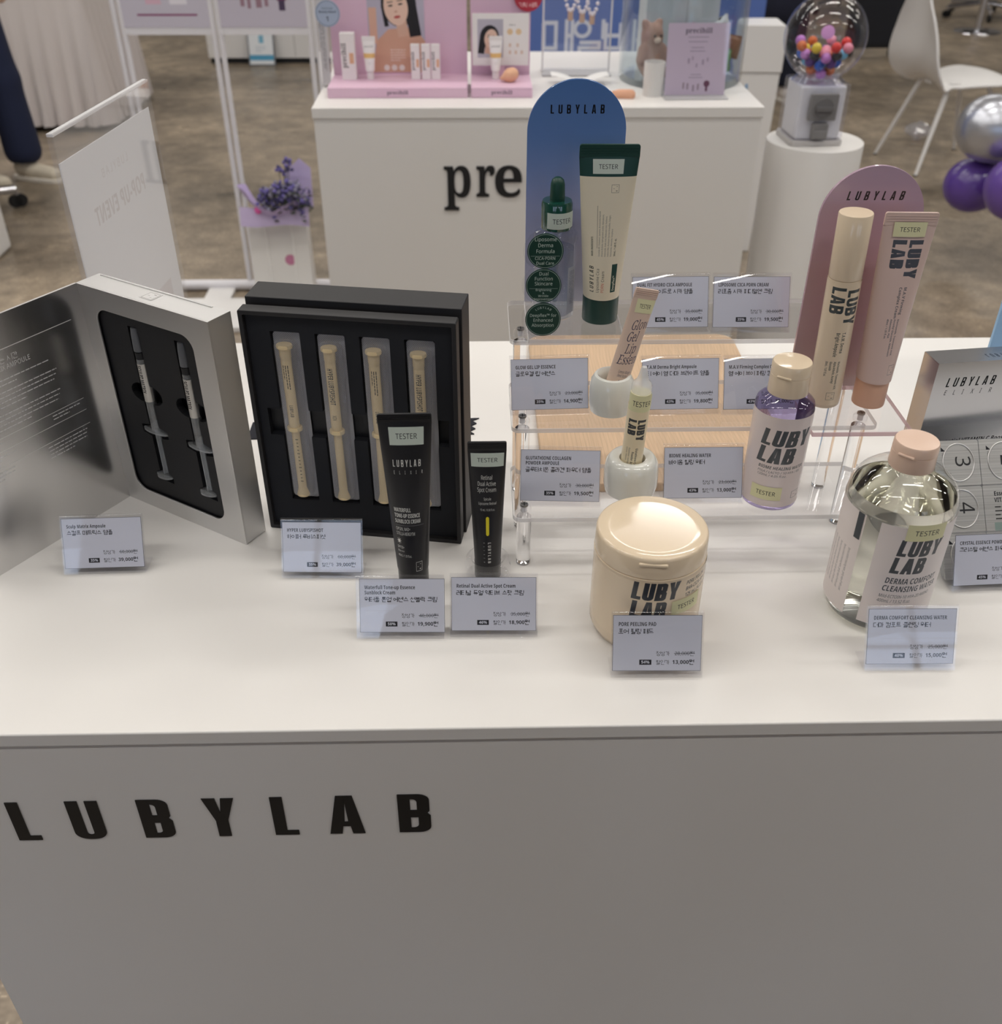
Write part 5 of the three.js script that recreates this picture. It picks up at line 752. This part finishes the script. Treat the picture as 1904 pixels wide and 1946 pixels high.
function officeChair(label, pos, turn) {
  const t = thing('office_chair', label, 'office chair', pos, turn, 'office chairs on casters');
  for (let k = 0; k < 5; k++) { const a = (k / 5) * Math.PI * 2, s = Math.sin(a), c = Math.cos(a); part('base_arm', bar([0, 0.12, 0], [0.34 * s, 0.085, 0.34 * c], 0.02, 10), CHROME, t); const w = part('caster', merge([cyl(0.03, 0.03, 0.018, 0, 0, 0.014, 20).rotateX(0), cyl(0.03, 0.03, 0.018, 0, 0, -0.014, 20)].map((g) => g.rotateZ(Math.PI / 2))).rotateY(a).translate(0.34 * s, 0.031, 0.34 * c), MATTE_BLACK, t); part('caster_stem', cyl(0.008, 0.008, 0.05, 0.34 * s, 0.07, 0.34 * c, 10), CHROME, w); }
  part('column', cyl(0.025, 0.022, 0.34, 0, 0.27, 0, 16), CHROME, t); part('seat', rbox(0.46, 0.07, 0.46, 0.03, 0, 0.475, 0), std(rgb(34, 36, 42), 0.8), t); part('backrest', rbox(0.44, 0.5, 0.06, 0.03, 0, 0.8, -0.23), std(rgb(34, 36, 42), 0.8), t); part('back_bar', box(0.05, 0.3, 0.02, 0, 0.55, -0.24), MATTE_BLACK, t);
  return t;
}
officeChair('office chair with chrome base cut by the left picture edge', [-2.43, 0, -4.58], 1.095);
officeChair('office chair far back at the top right, left one', [3.5, 0, -10.6], 0.3);
officeChair('office chair far back at the top right, right one', [4.75, 0, -10.3], 1.1);
{
  const w = thing('white_cube', 'white box with rounded edges at the left picture edge', 'box', [-2.215, 0, -4.1], 0.0); part('cube', rbox(0.4, 0.5, 0.34, 0.02, 0, 0.25, 0), WHITE_PLASTIC, w); part('lid_seam', box(0.401, 0.004, 0.341, 0, 0.42, 0), std(rgb(180, 178, 176), 0.6), w);
  const b = thing('rolling_panel', 'black rolling panel far behind the gumball machine', 'panel', [3.08, 0, -8.4], 0.05); part('board', box(0.42, 1.5, 0.05, 0, 0.84, 0), std(rgb(20, 22, 32), 0.6), b); for (const x of [-0.16, 0.17]) part('caster', cyl(0.035, 0.035, 0.03, 0, 0, 0, 20).rotateZ(Math.PI / 2).translate(x, 0.036, 0), MATTE_BLACK, b); part('under_bar', box(0.38, 0.03, 0.05, 0, 0.08, 0), MATTE_BLACK, b);
  const s = thing('bar_stool', 'chrome pedestal stool far back at the right', 'stool', [4.4, 0, -9.5]); part('disc_base', lathe([[0, 0.02], [0.02, 0.02], [0.19, 0.008], [0.2, 0], [0, 0]].reverse(), 40), CHROME, s); part('pole', cyl(0.03, 0.028, 0.62, 0, 0.32, 0, 20), CHROME, s); part('seat', lathe([[0, 0.62], [0.17, 0.62], [0.18, 0.65], [0.17, 0.69], [0, 0.7]], 32), std(rgb(230, 230, 230), 0.5), s);
  const c = tag(part('plastic_wrap', grid(14, 10, (u, v) => { const a = u * 6.283, k = Math.sin(Math.PI * v); return [(0.07 + 0.02 * hash(Math.round(u * 14) % 14, 3)) * k * Math.cos(a), 0.1 * v + 0.012 * hash(Math.round(u * 14) % 14, Math.round(v * 10)), (0.06 + 0.02 * hash(Math.round(u * 14) % 14, 8)) * k * Math.sin(a)]; }), phys(rgb(240, 240, 244), 0.08, { transmission: 0.8, thickness: 0, flatShading: true }), scene), 'crumpled clear plastic wrap on the floor under the white chair', 'plastic wrap'); c.position.set(2.56, 0.002, -5.95);
}
// ------------------------------------------------------------------ poster stand, bag, flowers
{
  const t = thing('poster_stand', 'white tubular stand carrying two lavender posters', 'poster stand', [-0.885, 0, -3.78]), wp = phys(rgb(226, 224, 228), 0.35);
  for (const x of [-0.327, 0, 0.33]) { part('post', merge([bar([x - 0.012, 0, 0], [x - 0.012, 1.7, 0], 0.009), bar([x + 0.012, 0, 0], [x + 0.012, 1.7, 0], 0.009)]), wp, t); }
  part('bottom_rail', bar([-0.33, 0.022, 0.0], [0.33, 0.022, 0.0], 0.02, 14), wp, t); part('foot_board', rbox(0.72, 0.02, 0.27, 0.003, 0, 0.01, 0.262), WHITE_PLASTIC, t); part('foot_link', box(0.1, 0.014, 0.16, -0.12, 0.009, 0.06), WHITE_PLASTIC, t);
  const p1 = print(512, 720, '#c8c3d0', (x, w, h) => { x.fillStyle = '#d9b4c6'; x.fillRect(150, 520, 90, 90); x.fillStyle = '#e6e2ea'; x.fillRect(290, 520, 100, 90); x.fillStyle = '#8a4a72'; x.fillRect(90, 655, 350, 10); txt(x, 'precihill', 256, 120, 70, { b: 1, f: 'serif', al: 'center', c: '#4a4054' }); });
  const p2 = print(512, 720, '#c6c0ce', (x, w, h) => { x.fillStyle = '#9a7a88'; for (const [k, y, a, b] of [[130, 540, 24, 80], [170, 550, 20, 80], [220, 580, 34, 46], [270, 560, 22, 60]]) x.fillRect(k, y, a, b); x.fillStyle = '#743058'; x.beginPath(); x.arc(370, 560, 40, 0, 7); x.fill(); x.fillStyle = '#4a3a58'; x.fillRect(352, 590, 36, 50); txt(x, 'precihill', 256, 120, 70, { b: 1, f: 'serif', al: 'center', c: '#4a4054' }); });
  [[-0.163, p1], [0.167, p2]].forEach(([x, m]) => { const f = part('poster_frame', box(0.3, 0.5, 0.012, x, 1.176, 0), wp, t); part('poster', flatUV(box(0.296, 0.465, 0.001, x, 1.182, 0.0066)), std(0xffffff, 0.6, { map: m }), f); });
  const bag = thing('paper_bag', 'white paper gift bag with a pink round sticker', 'gift bag', [-0.742, 0, -3.704], 0.0), bm = std(rgb(222, 219, 214), 0.55);
  part('bag_body', (() => { const g = new THREE.BoxGeometry(0.222, 0.31, 0.09, 6, 8, 4).translate(0, 0.155, 0), p = g.attributes.position; for (let i = 0; i < p.count; i++) { const y = p.getY(i) / 0.31, x = p.getX(i); p.setZ(i, p.getZ(i) * (1 - 0.35 * y) ); p.setX(i, x * (1 - 0.02 * y)); } g.computeVertexNormals(); return g; })(), bm, bag);
  part('round_sticker', cyl(0.02, 0.02, 0.001, 0, 0, 0, 32).rotateX(Math.PI / 2 - 0.056).translate(0.035, 0.165, 0.0372), std(rgb(190, 120, 150), 0.6), bag);
  for (const x of [-0.048, 0.048]) part('ribbon', tubeAlong([[x, 0.312, 0.030], [x + 0.004, 0.22, 0.0345], [x + 0.002, 0.02, 0.0455]], 0.003, 6), std(rgb(236, 234, 230), 0.4), bag);
  const fl = thing('flower_bouquet', 'purple flower bouquet in lavender wrapping paper on the bag', 'bouquet', [-0.735, 0.312, -3.69], 0.0);
  const wrap = grid(24, 8, (u, v) => { const a = (u * 1.3 - 0.15) * Math.PI; const r = 0.02 + 0.11 * v + 0.012 * Math.sin(u * 19) * v; return [-Math.cos(a) * r * 0.98, 0.012 + 0.02 * v + (0.03 + 0.06 * Math.abs(Math.cos(a)) * (Math.cos(a) > 0 ? 1.1 : 0.9)) * v * v, Math.sin(a) * r * 0.75 + 0.01]; });
  part('wrapping_paper', wrap, std(rgb(188, 170, 210), 0.6, { side: THREE.DoubleSide }), fl); part('wrapping_paper', grid(12, 6, (u, v) => [-0.125 + 0.25 * u, 0.004 + 0.065 * v, 0.085 + 0.012 * Math.sin(u * 7) - 0.02 * v]), std(rgb(196, 180, 214), 0.6), fl); part('wrapping_paper', grid(10, 6, (u, v) => [0.03 + 0.095 * u, 0.03 + 0.175 * v * (1 - 0.5 * Math.abs(u - 0.6)), -0.045 - 0.02 * v]), std(rgb(186, 172, 212), 0.6), fl);
  seed = 99; const fc = [[], [], []], stems = [], leaves = [];
  for (let i = 0; i < 260; i++) { const x = rr(-0.055, 0.12), y = rr(0.035, 0.118) + (x > 0 && x < 0.09 ? 0.03 : 0), z = rr(-0.02, 0.095); fc[i % 3].push(new THREE.IcosahedronGeometry(rr(0.005, 0.010), 0).rotateX(i).translate(x, y, z)); if (i % 2) leaves.push(new THREE.TetrahedronGeometry(0.014).scale(1, 0.4, 1).rotateY(i).translate(x + 0.006, y - 0.016, z)); }
  for (const [x, y] of [[0.045, 0.2], [0.055, 0.215], [0.02, 0.185], [0.038, 0.175], [0.06, 0.19]]) { stems.push(bar([0.03, 0.03, 0.01], [x, y, 0], 0.0015, 5)); for (let k = 0; k < 4; k++) fc[k % 2].push(new THREE.IcosahedronGeometry(0.0075, 0).translate(x + rr(-0.012, 0.012), y + rr(-0.012, 0.012), rr(-0.01, 0.01))); }
  [rgb(112, 102, 168), rgb(74, 68, 112), rgb(138, 134, 156)].forEach((c, i) => { const m = part('blossoms', merge(fc[i]), std(c, 0.8), fl); m.userData.kind = 'stuff'; });
  const lv = part('leaves', merge(leaves), std(rgb(62, 66, 56), 0.8), fl); lv.userData.kind = 'stuff'; part('stems', merge(stems), std(rgb(84, 88, 66), 0.8), fl); part('pink_tag', new THREE.SphereGeometry(0.013, 12, 8).scale(1, 1, 0.5).translate(-0.055, 0.062, 0.085), std(rgb(226, 96, 170), 0.6), fl);
}
// ------------------------------------------------------------------ cloth table, low cabinet, framed poster
{
  const t = thing('folding_table', 'table hidden under a long white cloth', 'table', [-2.85, 0, -6.65]); part('tabletop', box(1.28, 0.03, 0.8, 0, 0.715, 0), WHITE_PLASTIC, t); for (const [x, z] of [[-0.58, -0.34], [0.58, -0.34], [-0.58, 0.34], [0.58, 0.34]]) part('leg', bar([x, 0, z], [x, 0.7, z], 0.016), STEEL, t);
  const fold = (s) => 0.018 * Math.sin(s * 34) + 0.012 * Math.sin(s * 71 + 1), pts = [], N = 220, hw = 0.66, hd = 0.42, per = 4 * (hw + hd);
  const ring = (s) => { let d = s * per; if (d < 2 * hw) return [-hw + d, hd, 0, 1]; d -= 2 * hw; if (d < 2 * hd) return [hw, hd - d, 1, 0]; d -= 2 * hd; if (d < 2 * hw) return [hw - d, -hd, 0, -1]; d -= 2 * hw; return [-hw, -hd + d, -1, 0]; };
  const drape = grid(N, 8, (u, v) => { const [x, z, nx, nz] = ring(u % 1), k = (1 - v) * (0.3 + 0.7 * (1 - v)), f = fold(u * 9) * (1 - v) * 1.4 + 0.05 * (1 - v); return [x + nx * f, 0.035 + 0.7 * v, z + nz * f]; });
  const top = box(2 * hw + 0.004, 0.006, 2 * hd + 0.004, 0, 0.735, 0); const o = part('tablecloth', merge([drape, top]), std(rgb(214, 206, 204), 0.85, { side: THREE.DoubleSide }), scene); tag(o, 'long white tablecloth hanging in folds at the upper left', 'tablecloth'); o.position.set(-2.85, 0, -6.65);
  const c = thing('low_cabinet', 'low white cabinet far behind the poster stand', 'cabinet', [-1.45, 0, -8.42]); part('body', box(1.1, 0.84, 0.5, 0, 0.46, 0), WHITE_PLASTIC, c); part('plinth_strip', box(1.08, 0.04, 0.46, 0, 0.02, 0), MATTE_BLACK, c); part('door_gap', box(0.004, 0.82, 0.002, 0.1, 0.46, 0.2505), std(rgb(160, 158, 156), 0.6), c);
  const f = thing('framed_poster', 'small white and blue framed poster leaning on the low cabinet', 'framed poster', [-1.59, 0.001, -8.09]); const pt = print(256, 320, '#e8ecf0', (x) => { x.fillStyle = '#4f9fc4'; x.fillRect(0, 236, 256, 50); x.fillStyle = '#78b4cf'; x.fillRect(110, 60, 50, 70); lines(x, 70, 160, 120, 3, 20, 9, '#9ab'); });
  part('frame', box(0.196, 0.26, 0.012, 0, 0.13, 0).rotateX(-0.2), std(rgb(120, 124, 130), 0.5), f); part('poster', flatUV(box(0.176, 0.24, 0.001, 0, 0.13, 0.007)).rotateX(-0.2), std(0xffffff, 0.5, { map: pt }), f);
}
// ------------------------------------------------------------------ balloons
{
  const st = thing('balloon_stand', 'thin balloon stand just outside the right picture edge', 'balloon stand', [2.52, 0, -4.05]); part('foot', lathe([[0, 0], [0.1, 0], [0.095, 0.02], [0, 0.03]], 32), WHITE_PLASTIC, st); part('pole', cyl(0.008, 0.008, 1.1, 0, 0.56, 0, 12), WHITE_PLASTIC, st);
  const balloon = (x, y, z, r, c, l, metal, dir) => { const t = thing('balloon', l, 'balloon', [x, y, z], 0, 'balloons at the right edge'), q = new THREE.Quaternion().setFromUnitVectors(V(0, -1, 0), V(...dir).normalize());
    const g = lathe(Array.from({ length: 25 }, (_, i) => { const a = Math.PI * (i / 24); return [r * Math.sin(a) * (1 - 0.1 * Math.cos(Math.PI - a) * -1 * 0), -r * Math.cos(a) * (a < Math.PI / 2 ? 1.22 : 1.05)]; }), 40, 1.2); g.applyQuaternion(q); part('envelope', g, metal ? std(c, 0.3, { metalness: 0.85 }) : phys(c, 0.25, { clearcoat: 0.3 }), t); part('knot', cyl(0.008, 0.003, 0.014, 0, -r * 1.22 - 0.006, 0, 10).applyQuaternion(q), metal ? std(c, 0.3, { metalness: 0.85 }) : std(c, 0.5), t); };
  balloon(2.045, 0.532, -4.08, 0.128, rgb(196, 198, 206), 'silver balloon cut by the right picture edge', true, [0.9, -0.3, 0.1]);
  balloon(2.11, 0.36, -3.87, 0.125, rgb(104, 76, 158), 'larger purple balloon under the silver balloon', false, [0.9, -0.1, -0.5]);
  balloon(2.055, 0.295, -4.13, 0.11, rgb(92, 64, 148), 'lower purple balloon, leftmost of the two', false, [0.9, 0.1, 0.2]);
  balloon(2.38, 0.5, -4.05, 0.115, rgb(200, 190, 220), 'pale balloon outside the frame on the stand', false, [0.1, -0.9, -0.9]);
}
// ------------------------------------------------------------------ people
function person(label, pos, turn, c, pose = {}) {
  const t = thing('person', label, 'person', pos, turn), s = pose.step ?? 0.05, skinM = std(rgb(222, 184, 160), 0.6);
  const L = (k) => ({ hip: [k * 0.085, 0.86, 0], knee: [k * 0.095, 0.48, 0.02 + k * s * 0.6], ank: [k * 0.1, 0.085, k * s] });
  const legs = [-1, 1].map(L), bone = (a, ra, b, rb) => [...a, ra, ...b, rb], arms = (r0, r1, r2) => [-1, 1].flatMap((k) => [bone([k * 0.17, 1.36, 0], r0, [k * 0.235, 1.1, -0.02], r1), bone([k * 0.235, 1.1, -0.02], r1, [k * 0.165, 0.93, 0.1], r2)]);
  const hand = (k) => { const w = [k * 0.165, 0.93, 0.1], d = [-k * 0.25, -0.85, 0.3]; const P = (a, b, e = 0) => [w[0] + d[0] * a + b * 0.3, w[1] + d[1] * a + e, w[2] + d[2] * a + b]; return [bone(P(0, 0), 0.024, P(0.07, 0), 0.026), ...[-0.024, -0.008, 0.008, 0.024].map((o, i) => bone(P(0.08, o), 0.0095, P(0.145 - 0.012 * Math.abs(i - 1.4), o * 1.1, 0.01), 0.0075)), bone(P(0.025, 0.025), 0.011, P(0.085, 0.048), 0.0085)]; };
  const body = skin([...legs.flatMap((l) => [bone(l.hip, 0.075, l.knee, 0.052), bone(l.knee, 0.05, l.ank, 0.036)]), bone([0, 0.92, 0], 0.125, [0, 1.1, 0], 0.11), bone([0, 1.1, 0], 0.11, [0, 1.33, 0], 0.12), bone([-0.13, 1.37, 0], 0.055, [0.13, 1.37, 0], 0.055), ...arms(0.048, 0.042, 0.028), ...hand(-1), ...hand(1), bone([0, 1.4, 0], 0.052, [0, 1.48, 0.01], 0.05), bone([0, 1.56, 0.02], 0.082, [0, 1.61, 0.005], 0.09), bone([0, 1.5, 0.045], 0.035, [0, 1.51, 0.06], 0.03), bone([0, 1.555, 0.1], 0.008, [0, 1.535, 0.115], 0.011), bone([-0.088, 1.56, 0], 0.014, [-0.09, 1.57, 0], 0.014), bone([0.088, 1.56, 0], 0.014, [0.09, 1.57, 0], 0.014)], 0.016, 0.02);
  part('body', body, skinM, t); for (const k of [-1, 1]) part('eye', new THREE.SphereGeometry(0.008, 10, 8).translate(k * 0.032, 1.575, 0.094), MATTE_BLACK, t); part('mouth', box(0.04, 0.006, 0.006, 0, 1.51, 0.093), std(rgb(176, 90, 88), 0.6), t);
  part('hair', skin([bone([0, 1.6, -0.012], 0.1, [0, 1.64, -0.005], 0.088), bone([-0.06, 1.58, -0.05], 0.05, [-0.07, 1.42, -0.06], 0.04), bone([0.06, 1.58, -0.05], 0.05, [0.07, 1.42, -0.06], 0.04), bone([0, 1.55, -0.07], 0.06, [0, 1.42, -0.07], 0.05)], 0.014, 0.02), std(rgb(22, 18, 18), 0.6), t);
  part('trousers', skin([...legs.flatMap((l) => [bone(l.hip, 0.104, l.knee, 0.08), bone(l.knee, 0.08, [l.ank[0], 0.15, l.ank[2]], pose.hem ?? 0.085)]), bone([-0.05, 0.92, 0], 0.115, [0.05, 0.92, 0], 0.115)], 0.012, 0.03, [1, 1, 1], 0.095), std(c.trousers, 0.9), t);
  part('jacket', skin([bone([0, 0.86, 0], 0.175, [0, 1.08, 0], 0.16), bone([0, 1.08, 0], 0.155, [0, 1.34, 0], 0.145), bone([-0.14, 1.36, 0], 0.075, [0.14, 1.36, 0], 0.075), ...arms(0.078, 0.07, 0.058), ...(pose.coat ? [bone([0, 0.9, 0], 0.17, [0, pose.coat, 0], 0.19)] : [])], 0.018, 0.03, [0.92, 1, 1.12]), std(c.jacket, 0.85), t);
  for (const l of legs) { const [x, , z] = l.ank, sh = part('shoe', skin([bone([x, 0.055, z - 0.03], 0.042, [x, 0.05, z + 0.03], 0.042), bone([x, 0.045, z + 0.03], 0.04, [x, 0.036, z + 0.16], 0.036), bone([x, 0.08, z - 0.02], 0.042, [x, 0.09, z - 0.01], 0.042)], 0.009, 0.02), std(c.shoes, 0.6), t); part('sole', ext(rrShape(0.09, 0.29, 0.042), 0.022, 0.004).rotateX(-Math.PI / 2).translate(x, 0, z + 0.06), std(rgb(226, 220, 210), 0.7), sh); }
  return t;
}
person('person in dark blue jeans, black jacket and white sneakers', [-2.40, 0, -5.2], Math.PI / 2 - 0.35, { trousers: rgb(26, 34, 62), jacket: rgb(16, 18, 22), shoes: rgb(206, 196, 178) }, { step: 0.07, hem: 0.09 });
person('person in navy trousers and white shoes behind the white bin', [1.93, 0, -6.95], 0.3, { trousers: rgb(16, 20, 38), jacket: rgb(20, 24, 44), shoes: rgb(210, 200, 190) }, { step: 0.03, coat: 0.6 });
person('person in a dark coat standing behind the camera', [0.1, 0, 0.31], Math.PI, { trousers: rgb(40, 40, 44), jacket: rgb(44, 42, 46), shoes: rgb(60, 58, 56) }, { coat: 0.62 });
renderer.render(scene, camera);
